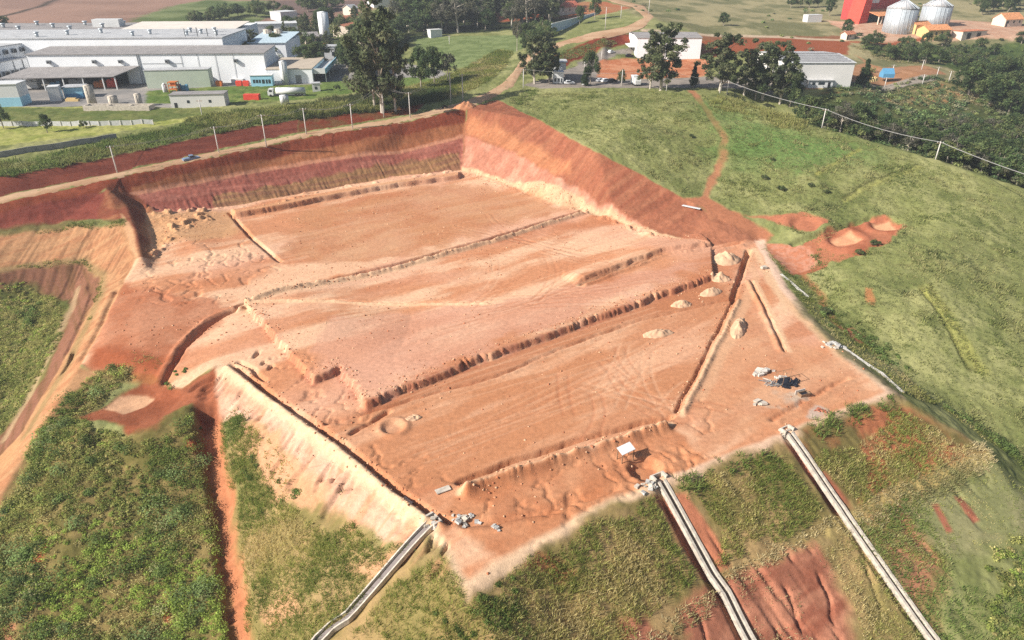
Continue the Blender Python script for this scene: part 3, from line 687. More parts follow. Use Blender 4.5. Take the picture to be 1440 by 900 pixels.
ribbon('dirt_road', [(690,141,19.3),(722,122,20.6),(741,92,23.3),(755,76,26),(800,62,28),(850,52,30.5),(905,38,33),(921,24,34.8),(906,8,36),(870,0,37)], [(684,131,19.9),(706,116,21.5),(722,100,22.7),(736,78,25),(780,61,27.5),(830,46,30),(880,37,32.5),(905,25,34.5),(890,10,36),(850,0,37)], RM)
# ------------------------------------------------------------------ materials for built things
MATS = {}
def M(name, col, rough=.6, metal=0.0, var=.12, scale=1.5, stripe=None, spec=.3):
    """painted / mineral surface with uneven wear; stripe=(axis, per metre) adds sheet ribs"""
    if name in MATS: return MATS[name]
    m = bpy.data.materials.new(name); m.use_nodes = True; nt = m.node_tree; b = nt.nodes['Principled BSDF']
    b.inputs['Roughness'].default_value = rough; b.inputs['Metallic'].default_value = metal; b.inputs['Specular IOR Level'].default_value = spec
    co = nt.nodes.new('ShaderNodeTexCoord'); n = nt.nodes.new('ShaderNodeTexNoise'); n.inputs['Scale'].default_value = scale; n.inputs['Detail'].default_value = 6; n.inputs['Roughness'].default_value = .65
    nt.links.new(co.outputs['Object'], n.inputs['Vector'])
    r = nt.nodes.new('ShaderNodeValToRGB'); c = np.array(col, float)
    r.color_ramp.elements[0].position = .3; r.color_ramp.elements[1].position = .7
    r.color_ramp.elements[0].color = (*np.clip(c*(1-var), 0, 1), 1); r.color_ramp.elements[1].color = (*np.clip(c*(1+var), 0, .9), 1)
    nt.links.new(n.outputs['Fac'], r.inputs['Fac']); last = r.outputs['Color']
    if stripe:
        w = nt.nodes.new('ShaderNodeTexWave'); w.wave_type = 'BANDS'; w.bands_direction = stripe[0]; w.inputs['Scale'].default_value = stripe[1]; w.inputs['Distortion'].default_value = .3
        nt.links.new(co.outputs['Object'], w.inputs['Vector'])
        bp = nt.nodes.new('ShaderNodeBump'); bp.inputs['Strength'].default_value = .5; bp.inputs['Distance'].default_value = .08
        nt.links.new(w.outputs['Fac'], bp.inputs['Height']); nt.links.new(bp.outputs['Normal'], b.inputs['Normal'])
    nt.links.new(last, b.inputs['Base Color'])
    MATS[name] = m; return m
WHITE = M('white painted cladding', (.80,.81,.82), .6, var=.05, scale=.12)
WHITEP = M('white paint', (.62,.62,.61), .45, var=.1)
GREYW = M('pale grey cladding', (.64,.62,.59), .6, var=.05, scale=.15)
ROOFG = M('weathered grey roof sheets', (.27,.25,.24), .75, var=.2, scale=.3, stripe=('X', 1.2))
ROOFL = M('light grey roof sheets', (.44,.44,.44), .65, var=.18, scale=.25, stripe=('X', 1.2))
ROOFT = M('tan gravel roof', (.42,.35,.27), .9, var=.15, scale=.3)
ROOFW = M('cream roof sheets', (.62,.56,.49), .7, var=.1, scale=.2)
CONC = M('weathered concrete', (.42,.40,.37), .9, var=.22, scale=.8)
CONCW = M('pale concrete', (.47,.41,.34), .85, var=.32, scale=1.4)
DIRTSHADE = M('shade-darkened dirt bed', (.13,.10,.08), .9, var=.4, scale=1.5)  # dirt bed, its colour darkened for the shade between the drain walls
DARK = M('dark opening', (.02,.022,.026), .6, var=.3)
GLASS = M('dark window glass', (.03,.04,.05), .12, var=.2, spec=.5)
BLUE = M('mid blue paint', (.10,.28,.45), .5)
BLUEL = M('light blue paint', (.30,.55,.68), .55)
GREENP = M('pale green render', (.42,.47,.38), .8, var=.08, scale=.3)
REDP = M('bright red paint', (.62,.06,.035), .55, var=.15, scale=.4)
REDD = M('deep red cladding', (.42,.05,.045), .6, var=.15, scale=.4, stripe=('X', .7))
ORANGE = M('orange painted steel', (.55,.16,.04), .5)
TILE = M('clay roof tiles', (.50,.19,.10), .85, var=.25, scale=.9, stripe=('X', 3.0))
TILEO = M('orange clay roof tiles', (.62,.27,.12), .85, var=.2, scale=.9, stripe=('X', 3.0))
YELLOW = M('yellow house paint', (.56,.40,.18), .8, var=.1)
CREAM = M('cream house paint', (.62,.52,.42), .8, var=.1)
GALV = M('galvanised silo steel', (.48,.52,.55), .42, .35, var=.1, scale=.5, stripe=('Z', 1.1))
GALVR = M('dusty silo roof steel', (.58,.56,.56), .5, .25, var=.12, scale=.6)
POLE = M('concrete pole', (.55,.52,.48), .85, var=.15)
STEEL = M('grey steel', (.25,.26,.27), .5, .5)
WOOD = M('weathered timber', (.24,.15,.09), .85, var=.3, scale=4)
TYRE = M('tyre rubber', (.02,.02,.02), .85)
CHROME = M('lamp lens', (.7,.7,.68), .2)
CABLE = M('grey power cable', (.32,.31,.30), .7)
BLACKP = M('black plastic sheeting', (.018,.02,.028), .45, var=.4, scale=3)
SACK = M('white woven sacks', (.55,.50,.44), .85, var=.18, scale=3)
BRICK = M('red brick', (.35,.12,.07), .9, var=.3, scale=6)
EARTHP = M('heaped pale earth', (.54,.34,.21), .95, var=.15, scale=1.5)
EARTHR = M('heaped red earth', (.45,.20,.10), .95, var=.2, scale=1.5)

class MB:
    def __init__(s): s.v, s.f = [], []
    def add(s, vs, fs):
        k = len(s.v); s.v += [tuple(map(float, q)) for q in vs]; s.f += [tuple(i + k for i in f) for f in fs]; return s
    def box(s, x0, x1, y0, y1, z0, z1):
        return s.add([(x0,y0,z0),(x1,y0,z0),(x1,y1,z0),(x0,y1,z0),(x0,y0,z1),(x1,y0,z1),(x1,y1,z1),(x0,y1,z1)],
                     [(0,3,2,1),(4,5,6,7),(0,1,5,4),(1,2,6,5),(2,3,7,6),(3,0,4,7)])
    def cyl(s, x, y, r, z0, z1, n=16, r2=None, cap=True):
        r2 = r if r2 is None else r2; k = len(s.v)
        for i in range(n):
            a = 2*math.pi*i/n; s.v.append((x + r*math.cos(a), y + r*math.sin(a), z0))
        for i in range(n):
            a = 2*math.pi*i/n; s.v.append((x + r2*math.cos(a), y + r2*math.sin(a), z1))
        for i in range(n): s.f.append((k+i, k+(i+1) % n, k+n+(i+1) % n, k+n+i))
        if cap: s.f.append(tuple(range(k+n-1, k-1, -1))); s.f.append(tuple(range(k+n, k+2*n)))
        return s
    def tube(s, p, q, r, n=8, r2=None):
        p, q = Vector(p), Vector(q); d = (q-p).normalized(); u = d.orthogonal().normalized(); w = d.cross(u); k = len(s.v); r2 = r if r2 is None else r2
        for (c, rr_) in ((p, r), (q, r2)):
            for i in range(n):
                a = 2*math.pi*i/n; s.v.append(tuple(c + rr_*(math.cos(a)*u + math.sin(a)*w)))
        for i in range(n): s.f.append((k+i, k+(i+1) % n, k+n+(i+1) % n, k+n+i))
        s.f.append(tuple(range(k+n-1, k-1, -1))); s.f.append(tuple(range(k+n, k+2*n))); return s
    def prism(s, prof, y0, y1):
        """profile in x,z swept from y0 to y1"""
        n = len(prof); s.add([(x, y0, z) for x, z in prof] + [(x, y1, z) for x, z in prof],
            [tuple(range(n)), tuple(range(2*n-1, n-1, -1))] + [(i, n+i, n+(i+1) % n, (i+1) % n) for i in range(n)]); return s
    def prismx(s, prof, x0, x1):
        n = len(prof); s.add([(x0, y, z) for y, z in prof] + [(x1, y, z) for y, z in prof],
            [tuple(range(n-1, -1, -1)), tuple(range(n, 2*n))] + [(i, (i+1) % n, n+(i+1) % n, n+i) for i in range(n)]); return s
    def slab(s, pts, th):
        """sloping sheet of thickness th under the given corner points"""
        n = len(pts); lo = [(x, y, z - th) for x, y, z in pts]
        return s.add(list(pts) + lo, [tuple(range(n)), tuple(range(2*n-1, n-1, -1))] + [(i, n+i, n+(i+1) % n, (i+1) % n) for i in range(n)])
    def build(s, name, mat, parent=None, loc=None, smooth=False):
        m = bpy.data.meshes.new(name); m.from_pydata(s.v, [], s.f); m.materials.append(mat)
        bm = bmesh.new(); bm.from_mesh(m); bmesh.ops.recalc_face_normals(bm, faces=bm.faces); bm.to_mesh(m); bm.free()
        if smooth:
            for p in m.polygons: p.use_smooth = len(p.vertices) == 4
        return link(name, m, parent, loc)

def thing(name, label, cat, loc=(0,0,0), rz=0.0, group=None):
    o = bpy.data.objects.new(name, None); COL.objects.link(o); o.location = tuple(loc); o.rotation_euler = (0, 0, rz); o.empty_display_size = .5
    return tag(o, label, cat, group)
def tag(o, label, cat, group=None):
    o['label'] = label; o['category'] = cat; o['kind'] = 'thing'
    if group: o['group'] = group
    return o
def dup(root, loc, rz=None, sc=None, label=None, group=None):
    r = root.copy(); COL.objects.link(r); r.location = tuple(loc)
    if rz is not None: r.rotation_euler = (r.rotation_euler[0], r.rotation_euler[1], rz)
    if sc is not None: r.scale = sc if hasattr(sc, '__len__') else (sc,)*3
    if label: r['label'] = label
    if group: r['group'] = group
    for ch in list(root.children):
        c = ch.copy(); COL.objects.link(c); c.parent = r
        for g in list(ch.children):
            e = g.copy(); COL.objects.link(e); e.parent = c
    return r
def top_at(p, py):
    """height at which something standing at p reaches photo row py"""
    y = (450 - py) / F; return CAM_Z + p[1]*(y*CP - SP)/(CP + y*SP)
def base(pa, pb, z):
    if P(*pa, z)[1] > 335: z = .5*(atf(*pa)[2] + atf(*pb)[2])
    A, B = P(*pa, z), P(*pb, z); d = B - A; return A, math.atan2(d[1], d[0]), float(np.hypot(d[0], d[1]))

# ------------------------------------------------------------------ the big factory, far left
FA, FR, FL = base((50,119), (377,116), 18.5)
g = 'halls of the factory'
hallA = thing('factory_hall', 'long white front factory hall with grey roof above the loading canopy', 'factory hall', FA, FR, g)
h = 12.2; dep_ = 20
MB().box(0, FL, 0, dep_, -2, h).build('wall', WHITE, hallA)
MB().slab([(-.4,-.5,h+.12),(FL+.4,-.5,h+.12),(FL+.4,dep_,h+1.0),(-.4,dep_,h+1.0)], .25).build('roof', ROOFG, hallA)
b = MB().prismx([(0,h),(dep_,h),(dep_,h+.7)], FL-.05, FL+.25); b.build('gable', WHITE, hallA)
for x, r_ in ((45.6,.12),(46.4,.12),(64,.06),(71,.06),(78.5,.06),(86,.06)): MB().tube((x,-.15,0),(x,-.15,h-.2), r_).build('drainpipe', STEEL, hallA)
for z_, r_ in ((5.2,.1),(8.3,.06)): MB().tube((47,-.15,z_),(64,-.15,z_), r_).build('wall_pipe', STEEL, hallA)
for x in (8.6, 27.5, 38.4, 58, 87):
    v = MB().box(x-.7, x+.7, -1.1, 0, 8.6, 9.9).build('vent_hood', STEEL, hallA)
    MB().box(x-.45, x+.45, -1.13, -1.1, 8.7, 9.5).build('louvre', DARK, v)
for x0,x1,z_ in ((66,76,2.6),(84,89,1.8)): MB().box(x0, x1, -2.0, -.01, -1, z_).build('lean_to', GREYW, hallA)
# canopy
can = thing('loading_canopy', 'brown roofed open canopy along the foot of the long white hall', 'canopy', FA, FR)
MB().slab([(-5,-15,5.0),(41,-15,5.4),(46,-.2,7.4),(0,-.2,7.2)], .3).build('roof', ROOFG, can)
for x in (-4, 4, 12, 20, 28, 36, 41):
    MB().box(x-.2, x+.2, -14.6, -14.2, -2, 4.9).build('post', WHITEP, can)
MB().box(0, 40, -.8, -.3, -1, 5).build('painted_shade_sheet', DARK, can)  # near-black sheet painted in for the shade inside the open canopy
for k, (x, w_, hh, mt, lb) in enumerate([(1,5,3,GREYW,'grey crate stack under the left end of the factory canopy'),(11,4,2.2,BLUE,'blue crate stack under the factory canopy'),(19,6,3.4,STEEL,'dark machine stored under the middle of the factory canopy'),(29,4,2.4,ORANGE,'orange machine stored under the right part of the factory canopy'),(34.5,3,3.2,REDP,'red machine standing under the right end of the factory canopy')]):
    b = MB().box(x, x+w_, -9, -6, -1.2, hh-.4).box(x+.3, x+w_*.5, -8.6, -6.4, hh-.4, hh).box(x+w_*.6, x+w_-.2, -8.2, -6.5, hh-.4, hh+.5)
    tag(b.build('stored_machine', mt, None, None), lb, 'machine'); o = bpy.context.scene.objects[-1] if False else None
for o in [q for q in COL.objects if q.name.startswith('stored_machine')]:
    o.location = FA; o.rotation_euler = (0, 0, FR)
# pale green block
A_, r_, L_ = base((208,125), (297,123), 18.4)
gb = thing('service_block', 'pale green windowless block against the front of the white hall', 'building', A_, r_)
MB().box(0, L_, 0, 6, -2, 7.2).build('wall', GREENP, gb); MB().box(-.2, L_+.2, -.2, 6.2, 7.2, 7.5).build('roof', ROOFL, gb)
# rear halls
hb = thing('factory_hall', 'middle white hall whose wall strip shows above the front hall roof', 'factory hall', FA, FR, g)
MB().box(-120, 76, dep_+.5, dep_+38, -2, 16.2).build('wall', WHITE, hb); MB().box(-120.4, 76.4, dep_+.2, dep_+38.4, 16.2, 16.6).build('roof', ROOFL, hb)
for k, x in enumerate((-8, 2, 14, 34, 39, 55, 58, 62, 66, 71)):
    b = MB().cyl(x, dep_+6+(k*7) % 20, .7, 16.6, 18.2, 10).cyl(x, dep_+6+(k*7) % 20, 1.1, 18.2, 18.7, 10); b.build('roof_ventilator', GALV, hb, smooth=True)
for k, x in enumerate((59, 64.5, 69, 73)):
    MB().cyl(x, dep_+3, 0.25, 16.6, 20+.4*(k % 2), 8).build('flue', STEEL, hb)
hc = thing('factory_hall', 'rear factory hall with grey roof and a cream sheeted section', 'factory hall', FA, FR, g)
MB().box(-140, 66, dep_+39.5, dep_+95, -2, 14.4).build('wall', WHITE, hc); MB().box(-140, 8, dep_+39, dep_+95, 14.4, 14.8).build('roof', ROOFG, hc)
MB().slab([(8.1,dep_+38.8,14.5),(66.5,dep_+38.8,14.5),(66.5,dep_+80,16.6),(8.1,dep_+80,16.6)], .3).build('roof', ROOFW, hc)
for k in range(16):
    x = -128 + k*8.4 + (k*37 % 5); y = dep_ + 45 + (k*53 % 40)
    MB().cyl(x, y, .8, 14.8, 16.4, 10).cyl(x, y, 1.25, 16.4, 17, 10).build('roof_ventilator', GALV, hc, smooth=True)
MB().box(-14, 0, dep_+70, dep_+76, 14.8, 18.5).build('plant_room', WHITEP, hc)
hd = thing('factory_hall', 'light blue roofed hall behind the right end of the factory', 'factory hall', FA, FR, g)
MB().box(79, 97, dep_+28, dep_+60, -2, 11).build('wall', WHITE, hd); MB().slab([(78.5,dep_+27.5,11.1),(97.5,dep_+27.5,11.1),(97.5,dep_+60,13),(78.5,dep_+60,13)], .3).build('roof', M('pale blue roof sheets', (.45,.55,.6), .6, stripe=('X',1.2)), hd)
# left block with rows of hooded vents
DA, DR, DL = base((-95,143), (47,112), 18.5)
dB = thing('factory_hall', 'white two stage block with rows of dark vents at the left edge', 'factory hall', DA, DR, g)
MB().box(0, DL, 0, 6, -2, 9.2).build('wall', WHITE, dB); MB().box(-.3, DL+.2, -.3, 6, 9.2, 9.6).build('roof', ROOFL, dB)
MB().box(0, DL+7, 6, 24, -2, 14.2).build('upper_wall', WHITE, dB); MB().box(0, DL+7.3, 5.8, 24.2, 14.2, 14.6).build('upper_roof', ROOFL, dB)
for k in range(9):
    x = DL + 5 - k*4.6
    v = MB().box(x-1, x+1, 4.9, 6, 11.2, 12.9).build('vent_hood', STEEL, dB); MB().box(x-.8, x+.8, 4.86, 4.9, 11.3, 12.7).build('louvre', DARK, v)
for k in range(5):
    x = DL - 4 - k*5
    v = MB().box(x-1.4, x+1.4, -1.5, 0, 3.6, 5.6).build('air_conditioner', STEEL, dB); MB().box(x-1.1, x+1.1, -1.53, -1.5, 3.8, 5.4).build('fan_grille', DARK, v)
MB().tube((DL-3,-.2,0),(DL-3,-.2,9), .2).build('drainpipe', STEEL, dB)
MB().tube((DL-8,-.2,5.5),(DL-8,-.2,9), .15).build('drainpipe', STEEL, dB)
# right annex with tan roof and loading dock
AA, AR, AL = base((377,118.5), (441,117.5), 18.5)
ax = thing('factory_annex', 'low white annex with flat tan roof and blue edged loading dock', 'building', AA, AR)
MB().box(0, AL, 0, 36, -2, 6).build('wall', WHITE, ax); MB().box(-.2, AL+.2, -.2, 36.2, 6, 6.3).build('roof', ROOFT, ax)
MB().box(AL*.62, AL*.75, -.06, 0, -1, 3.6).build('door', STEEL, ax)
MB().box(AL+.25, AL+5.4, 1, 36.2, 4.3, 4.6).build('dock_canopy', ROOFL, ax); MB().box(AL+5.4, AL+5.7, .9, 36.4, 3.9, 6.1).build('fascia', BLUEL, ax); MB().box(AL+.25, AL+5.4, .8, .98, 3.9, 6.1).build('fascia', WHITEP, ax)
for y in (2, 13, 24, 35): MB().box(AL+5.1, AL+5.4, y, y+.3, -1.5, 4.3).build('post', WHITEP, ax)
MB().box(AL+.02, AL+.08, 3, 34, -.5, 4).build('dock_opening', DARK, ax)
AAv = Vector(AA)
# white stack, cabin with sign pattern, tanker truck, cup tank
def tank(name, label, cat, px, py, top, rpx, mat, z=None, cone=.25, group=None, legs=False, ladder=True):
    p = P(px, py, z) if z is not None else atf(px, py)
    dist = p[1]*CP - (p[2]-CAM_Z)*SP; r = rpx*dist/F; hh = top_at(p, top) - p[2]
    t = thing(name, label, cat, p, 0, group)
    z0 = hh*.3 if legs else -1
    MB().cyl(0, 0, r, z0, hh, 20).build('shell', mat, t, smooth=True)
    MB().cyl(0, 0, r*1.02, hh, hh + r*cone*2, 20, r*.15).build('cap', mat, t, smooth=True)
    if ladder:
        b = MB()
        for s in (-.2, .2): b.tube((s, -r-.15, z0), (s, -r-.15, hh), .05, 5)
        b.build('ladder', STEEL, t)
    if legs:
        for k in range(4):
            a = k*math.pi/2 + .4; MB().tube((r*.8*math.cos(a), r*.8*math.sin(a), -1), (r*.8*math.cos(a), r*.8*math.sin(a), z0+.2), .14).build('leg', mat, t)
    return t
tank('storage_tank', 'tall slim white tank standing in front of the tan roofed annex', 'tank', 402, 119, 86, 5, WHITEP, 18.5, .1)
tank('storage_tank', 'tall pale grey tank, leftmost of the three in the factory yard', 'tank', 131, 149, 120, 6, CONCW, 18.3, .08)
tank('storage_tank', 'short pale grey tank in the middle of the factory yard', 'tank', 161, 149, 135, 6.2, CONCW, 18.3, .08)
tank('storage_tank', 'slim pale grey tank beside the white shed in the factory yard', 'tank', 197, 150, 132, 4.6, CONCW, 18.3, .08)
tank('storage_tank', 'tall white water tower among the dark trees behind the factory', 'tank', 458, 57, 17, 7.2, WHITE, None, .06)
tank('storage_tank', 'left one of two grey silos behind the end of the white hall', 'silo', 382, 82, 41.5, 5.6, CONCW, 18.7, .05)
tank('storage_tank', 'right one of two grey silos behind the end of the white hall', 'silo', 397, 82, 41, 5.6, CONCW, 18.7, .05)
tank('storage_tank', 'small white cup shaped tank on a post beside the tanker truck', 'tank', 401, 148, 134, 6, WHITEP, 18.5, .05, legs=True)
tank('storage_tank', 'white round tank beside the orange frame near the green block', 'tank', 233, 130, 119, 3.2, WHITEP, 18.4, .4)
def cabin(name, label, cat, pa, pb, z, hh, dep, wall, roof, lower=None, window=None, door=None, gable=0.0, over=.25):
    A, r, L = base(pa, pb, z); t = thing(name, label, cat, A, r)
    MB().box(0, L, 0, dep, -1.5, hh).build('wall', wall, t)
    if gable:
        MB().prismx([(0,hh),(dep,hh),(dep/2,hh+gable)], 0, L).build('gable', wall, t)
        o = over
        MB().slab([(-o,-o,hh-gable*2*o/dep+.06),(L+o,-o,hh-gable*2*o/dep+.06),(L+o,dep/2,hh+gable+.06),(-o,dep/2,hh+gable+.06)], .12).slab([(-o,dep/2,hh+gable+.06),(L+o,dep/2,hh+gable+.06),(L+o,dep+o,hh-gable*2*o/dep+.06),(-o,dep+o,hh-gable*2*o/dep+.06)], .12).build('roof', roof, t)
    else:
        MB().box(-over, L+over, -over, dep+over, hh, hh+.22).build('roof', roof, t)
    if lower:
        MB().box(-.05, L+.05, -.05, dep+.05, -1.5, hh*.42).build('lower_cladding', lower, t)
    for (x, w_, z0, z1) in window or []:
        MB().box(x*L, x*L+w_, -.06, 0, z0, z1).build('window', GLASS, t)
    for (x, w_, z1) in door or []:
        MB().box(x*L, x*L+w_, -.07, 0, -.5, z1).build('door', DARK, t)
    return t
cabin('yard_building', 'white cube building with light blue lower half at the left edge', 'building', (-30,152), (32,150), 18.3, 8, 8, WHITEP, WHITEP, BLUEL)
cabin('shipping_container', 'white upright container in the factory yard left of the blue shelter', 'container', (71,143), (87,142), 18.4, 5.2, 5, WHITEP, WHITEP, over=.05)
t = cabin('yard_shelter', 'grey roofed shelter hung with blue sheets beside the grey tanks', 'shelter', (92,139), (118,138), 18.4, 4.2, 6, BLUEL, ROOFL, BLUE, over=.5)
tag(MB().box(0,5,0,1.4,0,.9).box(.5,4,.2,1.2,.9,1.3).build('yellow_skip', YELLOW, None, P(92,143,18.4)), 'yellow skip lying in front of the blue sheeted shelter', 'skip')
cabin('yard_shed', 'long white shed with grey roof on the lawn before the green block', 'shed', (242,153.5), (318,151.5), 18.2, 4.9, 6.5, GREYW, ROOFG, door=[(.06,1.0,2.2)], window=[(.3,.9,2,3),(.7,.9,2,3)])
cabin('sign_cabin', 'light blue cabin with a dark patterned sign beside the white stack', 'cabin', (354,122.5), (384,122), 18.4, 4.6, 4, BLUEL, WHITEP, window=[(.1,.9,1.6,3),(.24,.9,1.6,3),(.38,.7,1.6,3),(.52,1.1,1.4,3),(.7,.7,1.4,3),(.82,.9,1.4,3)])
cabin('gate_office', 'small white office behind the loading dock of the annex', 'office', (457,83), (478,82.5), 18.8, 6, 8, WHITEP, ROOFL, window=[(.5,2,1.5,3.4)])
cabin('tank_cabin', 'pale cabin at the tail end of the tanker truck', 'cabin', (440,130), (451,129.5), 18.5, 3.4, 3, GREYW, ROOFL, window=[(.3,1,1.2,2.2)])
tag(MB().box(0,6,0,2.2,.2,2.4).box(.1,5.9,-.04,0,.4,2.2).box(0,.3,.2,2,-.5,.2).box(5.7,6,.2,2,-.5,.2).build('shipping_container', REDP, None, P(343,142,18.4)), 'red open container lying on the grass right of the white shed', 'container')
b = MB()
for x in (0, 3):
    for y in (0, 3): b.tube((x,y,-1),(x,y,4.2), .15)
for z in (1.4, 2.8, 4.2): b.box(-.15, 3.15, -.15, 3.15, z-.12, z+.12)
b.box(.5, 2.5, .5, 2.5, 2.9, 4); tag(b.build('equipment_frame', ORANGE, None, P(239,131,18.4)), 'orange steel equipment frame beside the white round tank', 'frame')
b = MB().box(0,1.2,0,1.2,-1,3).box(1.4,2.6,.2,1.2,-1,2.4).box(3,4,.2,1.2,-1,2.8); tag(b.build('control_cabinet', BLUE, None, P(251,129,18.4)), 'blue control cabinets beside the orange equipment frame', 'cabinet')
b = MB().box(0,24,0,.5,-1.5,2).box(0,24,4,4.5,-1.5,2).box(0,.5,.5,4,-1.5,2).box(23.5,24,.5,4,-1.5,2).box(8,8.4,.5,4,-1.5,1.8).box(16,16.4,.5,4,-1.5,1.8); tag(b.build('settling_basin', CONCW, None, P(118,157,18.1)), 'low pale concrete basin under the three grey tanks', 'basin')
for k,(px,py,c,lb) in enumerate([(303,118,ORANGE,'orange skip at the foot of the white hall'),(331,118,REDP,'left red skip at the foot of the white hall'),(341,118,REDP,'right red skip at the foot of the white hall')]):
    tag(MB().prism([(0,0),(.4,-1.5),(2.2,-1.5),(2.6,0),(2.6,.9),(0,.9)],0,1.6).box(.2,2.4,.2,1.4,.9,1.2).build('waste_skip', c, None, P(px,py,19.6)), lb, 'skip')
def house(name, label, pa, pb, z, hh, dep, wall, roof, gable=2.0, nwin=3):
    A, r, L = base(pa, pb, z)
    return cabin(name, label, 'house', pa, pb, z, hh, dep, wall, roof, gable=gable, over=.6, window=[((k+.35)/nwin, 1.1, hh*.45, hh*.75) for k in range(nwin)], door=[(.05, 1.0, hh*.7)])
house('house', 'house with red tiled roof among trees left of the tall eucalyptus', (488,40), (512,36), 24, 5, 10, CREAM, TILE)
house('house', 'lower red roofed house just left of the tall eucalyptus', (492,50), (518,44), 23, 4, 11, CREAM, TILE)
house('house', 'small grey roofed house high above the red tiled roofs', (494,22), (504,21), 28, 5, 8, CREAM, ROOFL)
house('house', 'pale long house among trees behind the two grey silos', (430,62), (449,61), 20.5, 4, 9, CREAM, ROOFG)
cabin('warehouse', 'white roofed warehouse behind the two grey silos', 'warehouse', (362,52), (420,50), 21, 7, 16, WHITEP, WHITEP)
cabin('warehouse', 'white flat building among trees above the grey silos', 'warehouse', (396,31), (419,29), 25, 6, 12, WHITEP, WHITEP)
cabin('warehouse', 'white warehouse at the top edge above the tall eucalyptus', 'warehouse', (526,10), (585,8), 33, 9, 20, WHITEP, WHITEP, window=[(.7,1.4,2,5)])
cabin('field_shed', 'small white shed at the far edge of the green pasture', 'shed', (606,53), (622,52), 24.2, 4, 5, WHITEP, WHITEP)
b = MB()
for k in range(7):
    a = math.pi*k/6; b.v += [(2.4*math.cos(a)+2.4, 0, 2.4*math.sin(a)), (2.4*math.cos(a)+2.4, 7, 2.4*math.sin(a))]
b.f += [(2*k, 2*k+2, 2*k+3, 2*k+1) for k in range(6)] + [tuple(range(0, 14, 2)), tuple(range(13, 0, -2))]
tag(b.build('red_awning', REDP, None, P(451,67,20)), 'round red awning among trees behind the loading yard', 'awning')

# ------------------------------------------------------------------ sheds on the right
BA, BR, BL = base((894,82), (984,82), 21.4)
b1 = thing('warehouse', 'bright white warehouse with grey roof behind the lone eucalyptus', 'warehouse', BA, BR)
hh = top_at(BA, 53.5) - BA[2]
MB().box(0, BL, 0, 26, -2, hh).build('wall', WHITE, b1); MB().slab([(-.3,-.3,hh+.15),(BL+.3,-.3,hh+.15),(BL+.3,13,hh+1.4),(-.3,13,hh+1.4)], .2).slab([(-.3,13,hh+1.4),(BL+.3,13,hh+1.4),(BL+.3,26.3,hh+.2),(-.3,26.3,hh+.2)], .2).build('roof', ROOFG, b1)
for k in range(5): MB().slab([(1+k*.8+BL*.6*(k % 2),1+k*4.4,hh+.3+.09*k*2.2),(BL*(.45+.1*k),1+k*4.4,hh+.3+.2*k),(BL*(.45+.1*k),2.4+k*4.4,hh+.45+.2*k),(1+k*.8+BL*.6*(k % 2),2.4+k*4.4,hh+.45+.2*k)][::1], .1) if False else None
MB().box(-.06, 0, 6, 10, -.5, 4.2).box(-.06, 0, 14, 18, -.5, 4.2).build('door', STEEL, b1)
MB().box(-3, -.06, 4, 20, 4.6, 4.9).build('awning', WHITEP, b1)
CA, CR, CL = base((1098,122.5), (1195,122.5), 20)
c1 = thing('warehouse', 'pale grey warehouse with striped roof at the end of the tree row', 'warehouse', CA, CR)
hh = top_at(CA, 88.5) - CA[2]
MB().box(0, CL, 0, 34, -2, hh).build('wall', GREYW, c1)
MB().slab([(-.4,-.4,hh+.2),(CL+.4,-.4,hh+.2),(CL+.4,17,hh+1.6),(-.4,17,hh+1.6)], .2).slab([(-.4,17,hh+1.6),(CL+.4,17,hh+1.6),(CL+.4,34.4,hh+.2),(-.4,34.4,hh+.2)], .2).build('roof', ROOFL, c1)
for y in (1.6, 5.2, 8.8, 12.4, 16):
    MB().box(1, CL-1, y, y+1.0, hh+.28+y*.082+.02, hh+.42+y*.082+.05).build('skylight', M('dark roof strip', (.16,.15,.15), .6), c1)
MB().box(-3, 4, -4, -.02, -1.5, hh*.8).build('portal', WHITEP, c1); MB().box(-2.2, 2.6, -4.05, -4, -1, hh*.62).build('portal_glass', GLASS, c1)
MB().box(5, 8, -.08, 0, -.5, hh*.32).build('door', DARK, c1)
MB().box(-.4, CL+.4, -.45, -.02, hh, hh+.2).build('gutter', WHITEP, c1)
gh = cabin('gatehouse', 'low white gatehouse before the pale grey warehouse', 'gatehouse', (1136,123.5), (1170,123.5), 20, 2.9, 4, WHITEP, ROOFL, window=[(.15,1.2,1.2,2.2),(.4,2.6,1.2,2.2)], door=[(.8,1,2.2)], over=.5)
tt = cabin('site_office', 'white two stage office block beside the parked white car', 'office', (778,118.5), (792,118.5), 20.5, 4.6, 10, WHITEP, WHITEP, window=[(.1,.8,1,2.4),(.45,.8,1,2.4),(.75,.6,1,2.4)])
MB().box(1, 5.6, 7, 15, 4.6, 7.6).build('upper_storey', WHITEP, tt); MB().box(.6, 6.2, 6.6, 15.4, 7.6, 7.9).build('upper_roof', ROOFL, tt)
